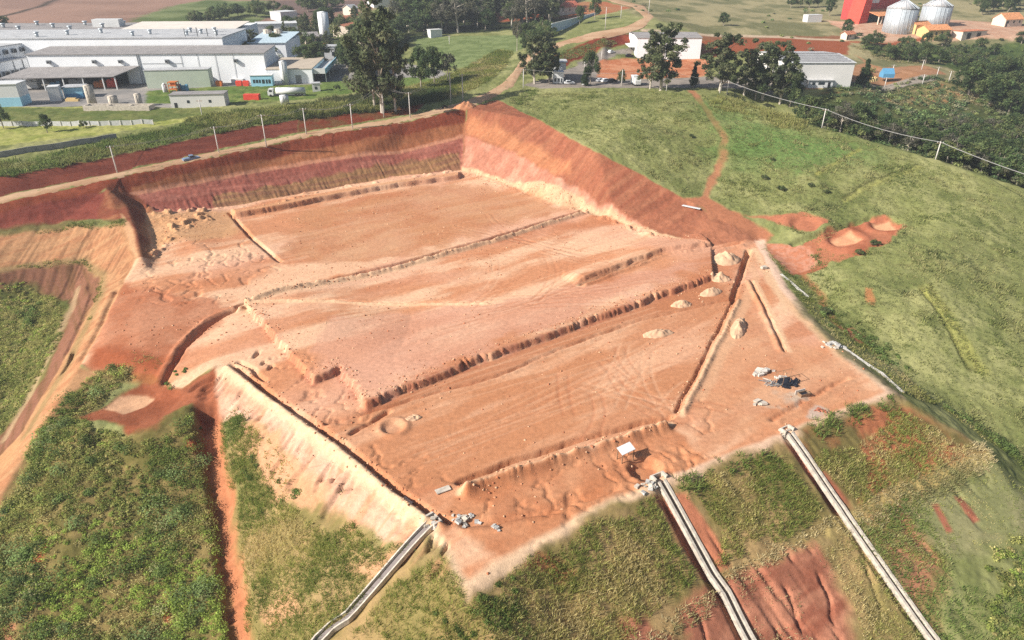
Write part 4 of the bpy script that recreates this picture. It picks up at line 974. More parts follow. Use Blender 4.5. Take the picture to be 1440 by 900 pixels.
# silo works
def silo(label, px, py, rpx, eave, z, grp):
    z = float(atf(px, py)[2]); p = P(px, py, z); dist = p[1]*CP - (z-CAM_Z)*SP; r = rpx*dist/F; p = p + np.array([0, r, 0]); hh = top_at(p - np.array([0, r, 0]), eave) - z
    t = thing('grain_silo', label, 'silo', p, 0, grp)
    MB().cyl(0, 0, r, -1, hh, 40).build('shell', GALV, t, smooth=True)
    MB().cyl(0, 0, r*1.03, hh, hh + r*.55, 40, r*.08).build('roof', GALVR, t, smooth=True)
    b = MB()
    for k in range(20):
        a = 2*math.pi*k/20; b.tube((r*1.02*math.cos(a), r*1.02*math.sin(a), hh+.15), (r*.1*math.cos(a), r*.1*math.sin(a), hh + r*.55+.1), .12, 5)
    b.build('roof_rib', GALV, t)
    b = MB()
    for k in range(24):
        a = 2*math.pi*k/24; b.box(r*1.0*math.cos(a)-.12, r*1.0*math.cos(a)+.12, r*1.0*math.sin(a)-.12, r*1.0*math.sin(a)+.12, -.5, hh-.05)
    b.build('stiffener', GALV, t)
    MB().cyl(0, 0, .8, hh + r*.5, hh + r*.55 + 1.2, 12).build('roof_cap', GALV, t)
    MB().box(-1, 1, -r-.5, -r+.2, 0, 2.4).build('hatch', STEEL, t)
    return t, p, hh, r
s1, sp1, sh1, sr1 = silo('nearer round steel grain silo left of the yellow house', 1272, 48.5, 20.5, 13, 26.5, 'steel grain silos')
s2, sp2, sh2, sr2 = silo('farther steel grain silo behind the yellow house', 1322, 38.5, 19, 9.5, 27, 'steel grain silos')
RA, RR, RL = base((1210,32), (1262,28), 27.6)
rw = thing('grain_works', 'red grain works with tall sloping red tower beside the silos', 'industrial building', RA, RR)
MB().box(5, RL+6, 2, 18, -1.5, 16).build('wall', REDD, rw)
MB().prism([(-3.5,-1.5),(5,-1.5),(6.5,24),(1.5,24)], -1, 8).build('tower', REDP, rw)
MB().box(9, 17, 1.9, 2, 10.5, 17).build('cream_panel', WHITEP, rw)
MB().slab([(4.6,1.6,16.2),(RL+6.4,1.6,16.2),(RL+6.4,18.4,18),(4.6,18.4,18)], .3).build('roof', TILE, rw)
MB().slab([(4,-9,4.2),(RL+2,-9,4.2),(RL+2,1.9,7),(4,1.9,7)], .3).build('porch_roof', TILEO, rw)
for k in range(5): MB().box(4.6+k*3.4, 5.2+k*3.4, -8.6, -8, -1.5, 4).build('porch_post', CREAM, rw)
MB().box(5, RL+2, 1.7, 1.98, -.5, 4).build('porch_back', DARK, rw)
el = thing('grain_elevator', 'thin steel elevator tower and chute standing between the silos', 'elevator', P(1300,42,27))
b = MB()
for x in (-.8,.8):
    for y in (-.8,.8): b.tube((x,y,-1),(x,y,27), .15, 6)
for k in range(9): b.tube((-.8,-.8,k*3),(.8,-.8,k*3+3), .09, 5).tube((.8,-.8,k*3),(-.8,-.8,k*3+3), .09, 5)
b.build('tower_frame', GALV, el); MB().tube((0,0,26),(9,4,17), .4).tube((0,0,26),(-11,2,17), .4).build('chute', GALV, el)
house('house', 'yellow house with orange tiled roof in front of the silos', (1303,56), (1334,55), 26, 5.2, 9, YELLOW, TILEO, 2.2, 4)
house('house', 'small yellow house between the near silo and the bigger yellow house', (1286,48), (1305,47), 26.6, 5, 6, YELLOW, TILEO, 1.6, 2)
tank('roof_tank', 'small pink water tank above the orange roofs of the yellow houses', 'tank', 1309, 38, 22, 4.5, CONCW, 27, .3)
house('house', 'pale house with orange roof at the right edge beyond the silo yard', (1412,38), (1436,37), 27.4, 4.5, 9, CREAM, TILEO, 3.0, 3)
house('gate_lodge', 'tiny red and white lodge below the round green tree', (1190,56), (1201,55), 26, 3, 4, CREAM, TILE, 1.2, 1)
cabin('shipping_container', 'white container beside the track left of the grain works', 'container', (1135,31.5), (1155,31), 28.6, 4, 5, WHITEP, WHITEP, over=.05)
cabin('open_shed', 'low brown roofed shed at the edge of the silo yard', 'shed', (1352,54), (1386,52), 26, 3.4, 7, CREAM, TILE, door=[(.2,3,2.6),(.6,3,2.6)])
house('house', 'long red roofed house beside the forest at the top of the picture', (778,22), (815,20), 31, 5, 14, CREAM, M('faded red roof tiles', (.42,.12,.07), .85, var=.2, stripe=('X',3)), 3, 4)
house('house', 'white house corner at the forest end beside the red roofed house', (768,12), (780,11), 33, 6, 9, WHITEP, TILE, 2, 2)
cabin('retaining_wall', 'pale blue wall along the road below the red roofed house', 'wall', (776,42), (842,24), 29, 3, .4, M('pale blue wall paint', (.45,.55,.62), .8), WHITEP, over=.03)

# ------------------------------------------------------------------ walls, fences
def wall_along(name, label, cat, pts, hgt, th, mat, posts=False):
    q = np.array([atf(*p) for p in pts]); mid = q[0]
    t = thing(name, label, cat, mid)
    q = q - mid
    N = []
    for a, b in zip(q[:-1], q[1:]):
        n = max(1, int(np.hypot(*(b-a)[:2])/3)); N += [a + (b-a)*k/n for k in range(n)]
    N.append(q[-1]); m = MB()
    for a, b in zip(N[:-1], N[1:]):
        d = (b-a)[:2]; d = d/np.linalg.norm(d); nx, ny = -d[1]*th/2, d[0]*th/2
        za, zb = gz(*(a+mid)[:2])-mid[2], gz(*(b+mid)[:2])-mid[2]
        m.add([(a[0]-nx,a[1]-ny,za-.8),(b[0]-nx,b[1]-ny,zb-.8),(b[0]+nx,b[1]+ny,zb-.8),(a[0]+nx,a[1]+ny,za-.8),(a[0]-nx,a[1]-ny,za+hgt),(b[0]-nx,b[1]-ny,zb+hgt),(b[0]+nx,b[1]+ny,zb+hgt),(a[0]+nx,a[1]+ny,za+hgt)],
              [(0,3,2,1),(4,5,6,7),(0,1,5,4),(1,2,6,5),(2,3,7,6),(3,0,4,7)])
    m.build('wall_panel', mat, t)
    if posts:
        for a in N:
            za = gz(*(a+mid)[:2])-mid[2]; MB().box(a[0]-.12, a[0]+.12, a[1]-.22, a[1]-.06, za-.5, za+hgt+.15).build('post', POLE, t)
    return t
wall_along('boundary_wall', 'grey concrete boundary wall between the lawn and the roadside grass', 'wall', [(-40,228),(0,221),(80,209),(150,197),(165,195)], 1.6, .25, M('stained boundary wall', (.27,.26,.24), .95, var=.3, scale=.6))
wall_along('boundary_fence', 'pale slatted fence across the far side of the factory lawn', 'fence', [(-10,178),(60,177),(140,177),(216,175)], 1.5, .15, M('pale fence boards', (.50,.50,.50), .8, var=.15), True)

# ------------------------------------------------------------------ poles and wires
def pole(px, py, top, label, grp, lean=0, double=False, z=None, obj_name='utility_pole', p=None):
    p = p if p is not None else (P(px, py, z) if z is not None else atf(px, py))
    hh = max(4, top_at(p, top) - p[2])
    t = thing(obj_name, label, 'utility pole', p, lean, grp)
    MB().cyl(0, 0, .21, -1, hh, 8, .13).build('shaft', POLE, t, smooth=True)
    b = MB().box(-1.0, 1.0, -.09, .09, hh-.55, hh-.38); b.build('crossarm', WOOD, t)
    b = MB()
    for x in (-.9, 0, .9): b.cyl(x, 0, .06, hh-.38, hh-.1, 6)
    b.build('insulator', CHROME, t)
    if double: MB().cyl(.35, 0, .28, hh-3, hh-1.9, 10).build('transformer', STEEL, t)
    return t, Vector(p) + Vector((0, 0, hh-.15))
gp = 'concrete poles along the dirt road'
RD = [(165,243,205,'concrete pole nearest the left edge of the dirt road'),(308,215,178,'concrete pole behind the red bank, second from the left along the road'),(375,207,161,'concrete pole at the roadside above the red cut, third from the left'),(431,189,152,'concrete pole before the dark tall grass, fourth from the left'),(496,181,146,'concrete pole midway along the road above the red cut'),(540,165,118,'concrete pole under the tall eucalyptus beside the road'),(577,166,130,'concrete pole with crossarm just right of the tall eucalyptus'),(634,144,101,'concrete pole on the bank near the bend of the road'),(651,142,104,'concrete pole at the road bend above the corner of the cut')]
tops = []
for q in RD: tops.append(pole(*q[:3], q[3], gp, .3)[1])
def wire(a, b, label, sag=.8, r=.035, grp=None, off=(0,)):
    m = MB()
    for d in off:
        pts = [a.lerp(b, k/14) + Vector((d, 0, -sag*4*k/14*(1-k/14))) for k in range(15)]
        for p, q in zip(pts[:-1], pts[1:]): m.tube(p - a, q - a, r, 5)
    return tag(m.build('power_wire', CABLE, None, a), label, 'wire', grp)
gw = 'wires between the roadside poles'
for k, (a, b) in enumerate(zip(tops[:-1], tops[1:])):
    wire(a, b, 'thin sagging wires strung between the roadside poles above the cut', .9, .03, gw, (-.8, .8))
gp2 = 'poles beyond the grass hill'
CP_ = [(736,124,97,'pole at the right side of the road bend beside the tree pair'),(822,96,84,'pole among the small trees left of the red earth plot'),(846,83,70,'pole on the bank left of the white warehouse'),(874,121,98,'pole between the car park and the small round tree'),(937,128,99,'pole beside the lone eucalyptus on the hill crest'),(1010,112,85,'pole right of the small conifer by the car park'),(1012,131,113,'left one of the paired poles at the start of the thick cable'),(1022,133,114,'right one of the paired poles at the start of the thick cable'),
 (1244,122,112,'short pole at the yard beyond the pale grey warehouse'),(1254,105,91,'pole beside the blue tarpaulin tent'),(1297,118,107,'pole on the grey yard right of the warehouse'),(1296,98,84,'pole at the far end of the bare yard'),(1317,108,94,'middle pole at the edge of the bare yard'),(1334,115,100,'pole at the tip of the bare yard before the valley trees'),(632,62,50,'pole in the pasture beside the dark tree pair'),(851,42,10,'pole beside the bend of the far road'),(912,20,-8,'tall pole beside the far road at the top of the picture'),(873,26,8,'pole beside the far road below its top bend'),(285,166,140,'lone pole on the lawn before the white shed')]
tp = {}
for q in CP_: tp[q[:2]] = pole(*q[:3], q[3], gp2, 0)[1]
wire(tp[(736,124)], tp[(937,128)], 'long wire from the road bend to the lone eucalyptus', 1.2, .04)
wire(tp[(937,128)], tp[(1012,131)], 'wire from the lone eucalyptus to the paired poles', .5, .04)
wire(tops[-1], tp[(736,124)], 'wire crossing the dirt road at the bend', .6, .03)
pa, ta = pole(1153, 178, 153, 'leaning pole behind the hill crest under the thick cable', 'poles of the thick cable', p=np.array([*P(1153,176,18)[:2]+np.array([-.5,-3]), gz(*(P(1153,176,18)[:2]+np.array([-.5,-3])))]))
p_ = P(1311,226,13)[:2] + np.array([-1, -3])
pb, tb = pole(1311, 226, 199, 'pole carrying the thick cable over the right side of the hill', 'poles of the thick cable', p=np.array([*p_, gz(*p_)]))
def cable(a, b, label, sag): return wire(a, b, label, sag, .075, 'thick cable over the hill crest', (0,))
cable(tp[(1022,133)], ta, 'thick pale cable from the paired poles to the leaning pole', .8)
cable(ta, tb, 'thick pale cable sagging over the tree belt between the two poles', 1.2)
ec = Vector(P(1475,256,22)); cable(tb, ec, 'thick pale cable running off the right edge of the picture', .4)

# ------------------------------------------------------------------ vehicles
def car(name, label, p, rz, paint, grp=None, L=4.2, Wd=1.75, Hh=1.5, pickup=False):
    t = thing(name, label, 'car', p, rz, grp)
    prof = [(0,.35),(L,.35),(L,.8),(L*.97,.92),(L*.75,.98),(L*.12,.98),(0,.88)]
    MB().prism(prof, 0, Wd).build('body', paint, t)
    roof = [(L*.1,.98),(L*.74,.98),(L*.6,Hh),(L*.22,Hh)] if not pickup else [(L*.38,.98),(L*.76,.98),(L*.64,Hh+.15),(L*.42,Hh+.15)]
    MB().prism(roof, .1, Wd-.1).build('cabin', paint, t)
    x0, x1, x2, x3 = [q[0] for q in roof]; zt = roof[2][1]
    b = MB().add([(x0+.1,.09,1.02),(x1-.12,.09,1.02),(x2-.05,.09,zt-.1),(x3+.05,.09,zt-.1)], [(0,1,2,3)]).add([(x0+.1,Wd-.09,1.02),(x1-.12,Wd-.09,1.02),(x2-.05,Wd-.09,zt-.1),(x3+.05,Wd-.09,zt-.1)], [(3,2,1,0)])
    b.add([(x1+.01,.2,1.02),(x1+.01,Wd-.2,1.02),(x2+.03,Wd-.25,zt-.08),(x2+.03,.25,zt-.08)], [(0,1,2,3)]).add([(x0-.01,.2,1.02),(x0-.01,Wd-.2,1.02),(x3-.03,Wd-.25,zt-.08),(x3-.03,.25,zt-.08)], [(0,3,2,1)])
    b.build('window', GLASS, t)
    for x in (L*.2, L*.8):
        for y in (.05, Wd-.25):
            MB().tube((x, y, .32), (x, y+.2, .32), .33, 12).build('wheel', TYRE, t)
    for y in (.1, Wd-.45): MB().box(L-.02, L+.03, y, y+.35, .62, .8).build('headlight', CHROME, t)
    return t
CW, CB, CS, CBL = M('white car paint', (.75,.75,.75), .3), M('black car paint', (.02,.02,.022), .3), M('silver car paint', (.42,.43,.45), .3, .3), M('blue grey car paint', (.18,.25,.36), .3)
p = P(259,228.5,13.45)
rr_ = math.atan2(*(P(308,216,14)-P(165,247,12.7))[[1,0]])
car('pickup_truck', 'blue grey pickup truck driving on the dirt road above the cut', p, rr_, CBL, L=4.9, pickup=True)
gc = 'cars by the white warehouse and the car park'
for (px,py,rz,mt,lb) in [(880,80.5,.1,CB,'black car parked at the corner of the white warehouse'),(858,75.5,.9,CW,'white car with dark windows on the ramp left of the warehouse'),(794,119,.1,CW,'white car beside the white two stage office'),(824,121,1.2,CW,'white car half hidden behind the grassy crest by the slim tree'),(841,116,.5,CS,'silver car, leftmost of three in the car park'),(848,116.5,.5,CW,'white car, middle one of three in the car park'),(857,116.5,.5,CB,'dark car, rightmost of three in the car park'),(893,118,1.4,CBL,'blue car beside the white van')]:
    p = atf(px, py); car('parked_car', lb, p, rz, mt, gc)
def truck(name, label, p, rz, L, tankm=None, cab=WHITEP):
    t = thing(name, label, 'truck', p, rz)
    MB().prism([(0,.6),(2.2,.6),(2.2,3.1),(.5,3.1),(0,1.9)], 0, 2.4).build('cab', cab, t)
    MB().add([(.03,.2,1.95),(.03,2.2,1.95),(.46,2.2,2.95),(.46,.2,2.95)], [(0,1,2,3)]).box(.7,1.8,-.03,0,1.9,2.7).build('window', GLASS, t)
    MB().box(.3, L, .5, 1.9, .6, .95).build('chassis', STEEL, t)
    if tankm:
        MB().tube((3.2,1.2,2.15),(L-.1,1.2,2.15), 1.25, 20).build('tank', tankm, t, smooth=True)
        MB().box(4,5,1,1.4,3.3,3.6).box(8,9,1,1.4,3.3,3.6).build('hatch', STEEL, t)
    else:
        MB().box(2.4, L, 0, 2.4, .95, 3.6).build('cargo_box', cab, t)
    for x in ([1.1,3.4] if L < 9 else [1.1,3.6,L-3.6,L-2.4,L-1.2]):
        for y in (-.02, 2.1): MB().tube((x,y,.5),(x,y+.32,.5), .5, 12).build('wheel', TYRE, t)
    for y in (.15, 1.85): MB().box(-.04, .02, y, y+.4, .8, 1.05).build('headlight', CHROME, t)
    return t
p = P(377,136.5,18.6); truck('tanker_truck', 'white tanker truck with articulated tank parked before the annex', p, .05, 14.5, WHITEP)
p = atf(901,121); truck('box_van', 'white box van with dark window beside the lone eucalyptus', p, 1.75, 6.0)
b = MB()
b.tube((0,0,.32),(0,.1,.32),.32,12).tube((1.25,0,.32),(1.25,.1,.32),.32,12)
mc = thing('motorcycle', 'dark motorcycle parked on the road by the bend', 'motorcycle', (0,0,0))
for x in (0,1.25): MB().tube((x,-.06,.32),(x,.06,.32),.32,14).build('wheel', TYRE, mc)
MB().prism([(.1,.4),(1.0,.35),(1.1,.75),(.75,.95),(.2,.85)],-.15,.15).build('body', CB, mc); MB().prism([(-.2,.85),(.6,.85),(.6,.95),(-.2,1.0)],-.14,.14).build('seat', TYRE, mc)
MB().tube((.95,-.38,1.1),(.95,.38,1.1),.03).tube((1.2,0,.4),(.95,0,1.1),.04).build('handlebar', STEEL, mc)
p = atf(623,153); mc.location = tuple(p + np.array([0,0,.12])); mc.rotation_euler = (0,0,.4); mc.scale = (1.25,1.25,1.25)
# yard clutter at the far right
tag(MB().prismx([(0,-.5),(4,-.5),(4,1.2),(2,3.4),(0,1.2)], 0, 5).build('tarpaulin_tent', BLUE, None, P(1242,108,19.8)), 'blue tarpaulin tent on the bare yard right of the warehouse', 'tent')
b = MB()
for k in range(7): b.cyl(k*1.3 % 5, (k*.9) % 3, 1.0, -.6, .8 + .3*(k % 3), 9, .2)
tag(b.build('sand_heap', YELLOW, None, P(1224,113,19.8)), 'yellow heap of material beside the dark conifer', 'heap')

# ------------------------------------------------------------------ concrete drains down the banks
def drain(label, pts, w_=1.5, top=.1, head=True, wall=CONCW, bed=DIRTSHADE, th=.4):
    q = np.array([atf(*p)[:2] for p in pts]); pts3 = []
    for a, b in zip(q[:-1], q[1:]):
        n = max(1, int(np.linalg.norm(b-a)/1.0)); pts3 += [a + (b-a)*k/n for k in range(n)]
    pts3.append(q[-1]); X = np.array(pts3); z = hsample(H0, X[:, 0], X[:, 1]) + .12
    for _ in range(6): z[1:-1] = (z[:-2] + 2*z[1:-1] + z[2:])/4
    tg = np.gradient(X, axis=0); tg /= np.linalg.norm(tg, axis=1)[:, None]; nr = np.stack([-tg[:, 1], tg[:, 0]], -1)
    o0 = np.array([*X[0], z[0]]); t = thing('concrete_drain', label, 'drain', o0)
    def strip(prof, name, mat):
        K = len(prof); v = []; f = []
        for i in range(len(X)):
            for (d, dz) in prof: v.append((X[i,0]+nr[i,0]*d-o0[0], X[i,1]+nr[i,1]*d-o0[1], z[i]+dz-o0[2]))
        for i in range(len(X)-1):
            for k in range(K): f.append((i*K+k, i*K+(k+1) % K, (i+1)*K+(k+1) % K, (i+1)*K+k))
        f += [tuple(range(K)), tuple(range(len(X)*K-1, len(X)*K-K-1, -1))]
        m = MB(); m.v, m.f = v, f; return m.build(name, mat, t)
    h_ = w_/2
    strip([(h_-th,-.8),(h_,-.8),(h_,top),(h_-th,top)], 'side_wall', wall); strip([(-h_,-.8),(-h_+th,-.8),(-h_+th,top),(-h_,top)], 'side_wall', wall)
    strip([(-h_+th,-.75),(h_-th,-.75),(h_-th,-.45),(-h_+th,-.45)], 'bed', bed)
    if head:
        a = math.atan2(tg[0,1], tg[0,0]); m = MB()
        for s in (-1, 1): m.box(-1.3, -.1, s*(h_+.25)-.15, s*(h_+.25)+.15, -.9, .55)
        m.box(-1.5, -1.3, -h_-.4, h_+.4, -.9, .3); o = m.build('inlet_box', wall, t); o.rotation_euler = (0, 0, a)
    return t
drain('long pale drain down the middle of the front bank', [(930,682),(1001,816),(1020,842),(1058,915),(1075,950)], 1.5)
drain('pale concrete drain at the right of the front bank', [(1110,614),(1181,722),(1312,905),(1340,950)], 1.4)
drain('grey concrete drain down the pale bank at the front corner', [(604,740),(489,872),(468,884),(448,905),(430,930)], 1.5, bed=M('grey drain bed', (.20,.17,.16), .9), th=.2)
def small_drain(label, pts, w_=.8): return drain(label, pts, w_, .12, False, CONC, DIRTSHADE, .14)
small_drain('thin pale gutter on the grass below the right edge of the pad', [(1098,386),(1115,400),(1136,418)], .6)
small_drain('grey gutter along the right edge of the pad above the dark bushes', [(1182,487),(1205,502),(1240,526),(1270,552)], .55)

# ------------------------------------------------------------------ things lying on the pad
p = atf(879,645)
sh = thing('raised_panel', 'tilted white panel on four timber legs beside the round pit', 'panel', p, .52)
MB().slab([(-1.25,-.75,1.75),(1.25,-.75,1.95),(1.25,.75,2.35),(-1.25,.75,2.15)], .08).build('panel_top', WHITEP, sh)
for x, y, z in ((-1.1,-.6,1.72),(1.1,-.6,1.9),(1.1,.6,2.2),(-1.1,.6,2.05)): MB().box(x-.06, x+.06, y-.06, y+.06, -.3, z).build('leg', WOOD, sh)
def plate(name, label, px, py, L, Wd, rz, mat, th=.15, lift=.1, tilt=0):
    p = atf(px, py); b = MB().box(-L/2, L/2, -Wd/2, Wd/2, 0, th).box(-L/2-.02, L/2+.02, -Wd/2-.02, Wd/2+.02, th*.3, th*.6)
    o = b.build(name, mat, None, p + np.array([0,0,lift])); o.rotation_euler = (tilt, 0, rz); return tag(o, label, 'slab')
plate('white_slab', 'white slab lying near the front corner of the pad', 623, 690, 2.2, 1.0, .5, CONCW)
plate('concrete_slab', 'pale slab on the bank edge near the top of the grey drain', 575, 704, 1.9, 1.1, -.65, CONCW)
plate('white_sheet', 'long white sheet lying at the top of the red slope', 972, 293, 5.4, 1.0, -.62, WHITEP, .1, .35)
plate('concrete_slab', 'small white block beside the head of the deep trench', 1074, 378, 1.4, .9, .3, CONCW, .6)
def heap(name, label, cat, px, py, mats, n, spread, size, seed, flat=.5, shape='stone'):
    """pieces lying together in one pile"""
    p = atf(px, py); rn = random.Random(seed); t = thing(name, label, cat, p)
    for mi, mt in enumerate(mats):
        b = MB()
        for k in range(n):
            x, y = rn.gauss(0, spread), rn.gauss(0, spread*.6); z = gz(p[0]+x, p[1]+y) - p[2] + rn.uniform(0, .35)*max(0, 1-math.hypot(x, y)/spread/1.6)
            s = size*rn.uniform(.5, 1.3); a = rn.uniform(0, 3.14)
            if shape == 'rod':
                d = Vector((math.cos(a), math.sin(a)*.6, rn.uniform(-.05,.15))).normalized()*s*2.4; b.tube((x,y,z+.1), (x+d.x, y+d.y, z+.12+d.z), .06+.04*rn.random(), 6)
            else:
                mm = Matrix.Rotation(a, 3, 'Z') @ Matrix.Rotation(rn.uniform(-.4,.4), 3, 'X'); c = []
                for (i, j, l) in ((-1,-1,-1),(1,-1,-1),(1,1,-1),(-1,1,-1),(-1,-1,1),(1,-1,1),(1,1,1),(-1,1,1)):
                    q = mm @ Vector((i*s*.6*rn.uniform(.7,1.1), j*s*.42*rn.uniform(.7,1.1), l*s*flat*.5*rn.uniform(.7,1.1))); c.append((x+q.x, y+q.y, z+s*flat*.4+q.z))
                b.add(c, [(0,3,2,1),(4,5,6,7),(0,1,5,4),(1,2,6,5),(2,3,7,6),(3,0,4,7)])
        b.build(['rubble','plastic','planks'][mi % 3], mt, t)
    return t
t = heap('sack_pile', 'row of white sacks heaped left of the thin pole frame', 'sacks', 1070, 525, [SACK], 16, .75, .75, 2, .8); t.rotation_euler = (0,0,.35); t.scale = (1.5,.8,1.2)
heap('debris_pile', 'dark heap of plastic and rods under the thin pole frame', 'debris', 1107, 539, [BLACKP, BLACKP], 34, .95, .7, 3, .5)
heap('rod_bundle', 'pale and dark rods scattered between sacks and dark heap', 'rods', 1088, 542, [STEEL, CONCW], 9, .7, .7, 4, shape='rod')
heap('plank_pile', 'light planks dropped beside the dark plastic heap', 'planks', 1096, 531, [SACK], 10, .5, .6, 11, .2)
t = thing('timber_box', 'dark open timber box with pale plank lid near the slabs', 'box', atf(1130,556), .35)
MB().box(-1,1,-.5,-.42,-.1,.6).box(-1,1,.42,.5,-.1,.6).box(-1,-.92,-.42,.42,-.1,.6).box(.92,1,-.42,.42,-.1,.6).box(-.92,.92,-.42,.42,-.1,.05).build('box_side', WOOD, t); MB().box(-1.5,.6,.5,.62,.2,1.0).build('lid', SACK, t); MB().box(-.6,.85,-.4,.35,.06,.35).build('contents', BLACKP, t)
t = thing('pole_frame', 'thin brown pole frame standing over the debris on the pad', 'frame', atf(1107,537), .35)
b = MB()
for x in (-1.9,-.3,1.6):
    for y in (-.9,1.1):
        MB().tube((x,y,-.3),(x+.04,y,1.9), .04, 6).build('post', WOOD, t)
for y in (-.9,1.1): b.tube((-2,y,1.88),(1.7,y,1.92), .035, 6)
for x in (-1.9,-.3,1.6): b.tube((x,-1,1.9),(x,1.2,1.9), .035, 6)
b.build('rail', WOOD, t)
heap('rubble_pile', 'grey rubble heap on the ditch bank at the front corner', 'rubble', 654, 733, [CONC, CONCW], 12, .8, .6, 5)
heap('rubble_pile', 'small scatter of rubble right of the front corner heap', 'rubble', 699, 742, [CONC], 6, .5, .5, 6)
heap('rubble_pile', 'broken concrete at the head of the middle drain', 'rubble', 912, 682, [CONCW, CONC], 7, .9, .6, 7)
heap('rubble_pile', 'broken concrete at the head of the grey drain', 'rubble', 608, 738, [CONCW, CONC], 6, .6, .6, 8)
heap('rubble_pile', 'pale stones at the head of the right drain', 'rubble', 1104, 614, [CONCW], 6, .6, .6, 9)
heap('rubble_pile', 'grey concrete pieces on the right edge of the pad', 'rubble', 1172, 486, [CONC, CONCW], 9, 1.1, .8, 10)
heap('brick_pile', 'small stack of red bricks beside the pale slab patch', 'bricks', 1152, 578, [BRICK], 14, .5, .4, 12)
heap('rubble_pile', 'pale slab pieces on the washed out patch of the pad', 'rubble', 1067, 568, [CONCW], 6, .8, .9, 13, .25)
# spoil heaps
def mound(label, px, py, L, Wd, hh, rz, mat, seed):
    p = atf(px, py); N, K = 56, 16; v = [(0, 0, hh)]; f = []
    a = np.arange(N)/N*2*math.pi
    for k in range(1, K):
        r = k/(K-1); w_ = 1 + .28*(vnoise(np.cos(a)*1.6+7, np.sin(a)*1.6+seed, seed)-.5) + .1*(vnoise(np.cos(a)*5, np.sin(a)*5+seed, seed+1)-.5)
        x, y = L/2*r*np.cos(a)*w_, Wd/2*r*np.sin(a)*w_
        zz = hh*((1-r)**.9)*(1 + .6*(vnoise(x*1.1, y*1.1, seed+2)-.5)) + .35*(vnoise(x*2.2, y*2.2, seed+3)-.5)*(r < .99)
        c, s = math.cos(rz), math.sin(rz); X, Y = x*c - y*s, x*s + y*c
        zz = zz + hsample(H, p[0]+X, p[1]+Y) - p[2] - (.15 if k == K-1 else 0)
        v += list(zip(X, Y, zz))
    for i in range(N): f.append((0, 1+i, 1+(i+1) % N))
    for k in range(K-2):
        for i in range(N): f.append((1+k*N+i, 1+(k+1)*N+i, 1+(k+1)*N+(i+1) % N, 1+k*N+(i+1) % N))
    m = MB(); m.v, m.f = [tuple(map(float, q)) for q in v], f; o = m.build('earth_mound', mat, None, p)
    for q in o.data.polygons: q.use_smooth = True
    return tag(o, label, 'earth mound', 'spoil mounds on the pad')
mound('largest pale spoil mound beside the head of the deep trench', 1021, 366, 8.5, 6.5, 2.4, .4, EARTHP, 1)
mound('pale spoil mound below the largest one, at the end of the scarp', 1012, 392, 5, 4, 1.76, .3, EARTHP, 2)
mound('long pale spoil mound in front of the right end of the scarp', 999, 412, 6.5, 3.4, 1.36, .5, EARTHP, 3)
mound('low pale spoil mound under the middle of the scarp', 958, 429, 5, 3, 1.3, .3, EARTHP, 4)
mound('ragged pale mound on the lower strip left of the diagonal ditch', 926, 470, 7.5, 3.0, 1.3, .35, EARTHP, 5)
mound('long narrow pale mound between the two ditches near the right edge', 1038, 462, 10, 3.0, 1.7, 1.15, EARTHP, 6)
mound('small mound beside the ring shaped hollow on the lower strip', 581, 588, 2.8, 2.0, .6, .2, EARTHP, 7)
mound('pointed red earth heap at the corner of the cut beside the road', 653, 150, 9, 5, 2.0, .3, EARTHR, 8)
# ------------------------------------------------------------------ vegetation
LEAFM = attr_mat('leaves', rough=.75, fine=(.5,), amt=.12, bump=0, spec=.08, trans=.5)
BARK = M('tree bark', (.30,.25,.20), .9, var=.3, scale=2)
BARKP = M('pale eucalyptus bark', (.46,.40,.33), .85, var=.25, scale=1.5)
def proj(p):
    d = p[..., 1]*CP - (p[..., 2]-CAM_Z)*SP; u = p[..., 1]*SP + (p[..., 2]-CAM_Z)*CP
    return 720 + F*p[..., 0]/d, 450 - F*u/d

def leaf_cloud(centres, radii, n, size, pal, g, up=.5, flat=1.0, clumpvar=.25, leafvar=.22):
    """n leaf sprays round every centre; pal: list of (colour, weight)"""
    K = len(centres); centres = np.repeat(centres, n, 0); radii = np.repeat(np.asarray(radii, float).reshape(K, -1) * np.ones((1, 3)), n, 0)
    d = g.normal(size=(K*n, 3)); d /= np.linalg.norm(d, axis=1)[:, None]
    rad = g.random(K*n)**.45
    pos = centres + d*rad[:, None]*radii*np.array([1, 1, flat])
    nr = d*.7 + g.normal(size=(K*n, 3))*.7 + np.array([0, 0, up]); nr /= np.linalg.norm(nr, axis=1)[:, None]
    t = np.cross(nr, g.normal(size=(K*n, 3))); t /= np.linalg.norm(t, axis=1)[:, None]; b = np.cross(nr, t)
    s = size*g.uniform(.55, 1.35, (K*n, 1)); t = t*s; b = b*s*g.uniform(.45, .8, (K*n, 1))
    v = np.stack([pos - t, pos - b*.9 + t*.1, pos + t, pos + b], 1).reshape(-1, 3)
    f = np.arange(K*n*4).reshape(-1, 4)
    pc_ = np.array([c for c, w in pal]); pw = np.array([w for c, w in pal], float); pw /= pw.sum()
    cc = pc_[g.choice(len(pal), K, p=pw)] * g.uniform(1-clumpvar, 1+clumpvar, (K, 1))
    c = np.repeat(cc, n, 0) * g.uniform(1-leafvar, 1+leafvar, (K*n, 1))
    return v, f, np.repeat(c, 4, 0)

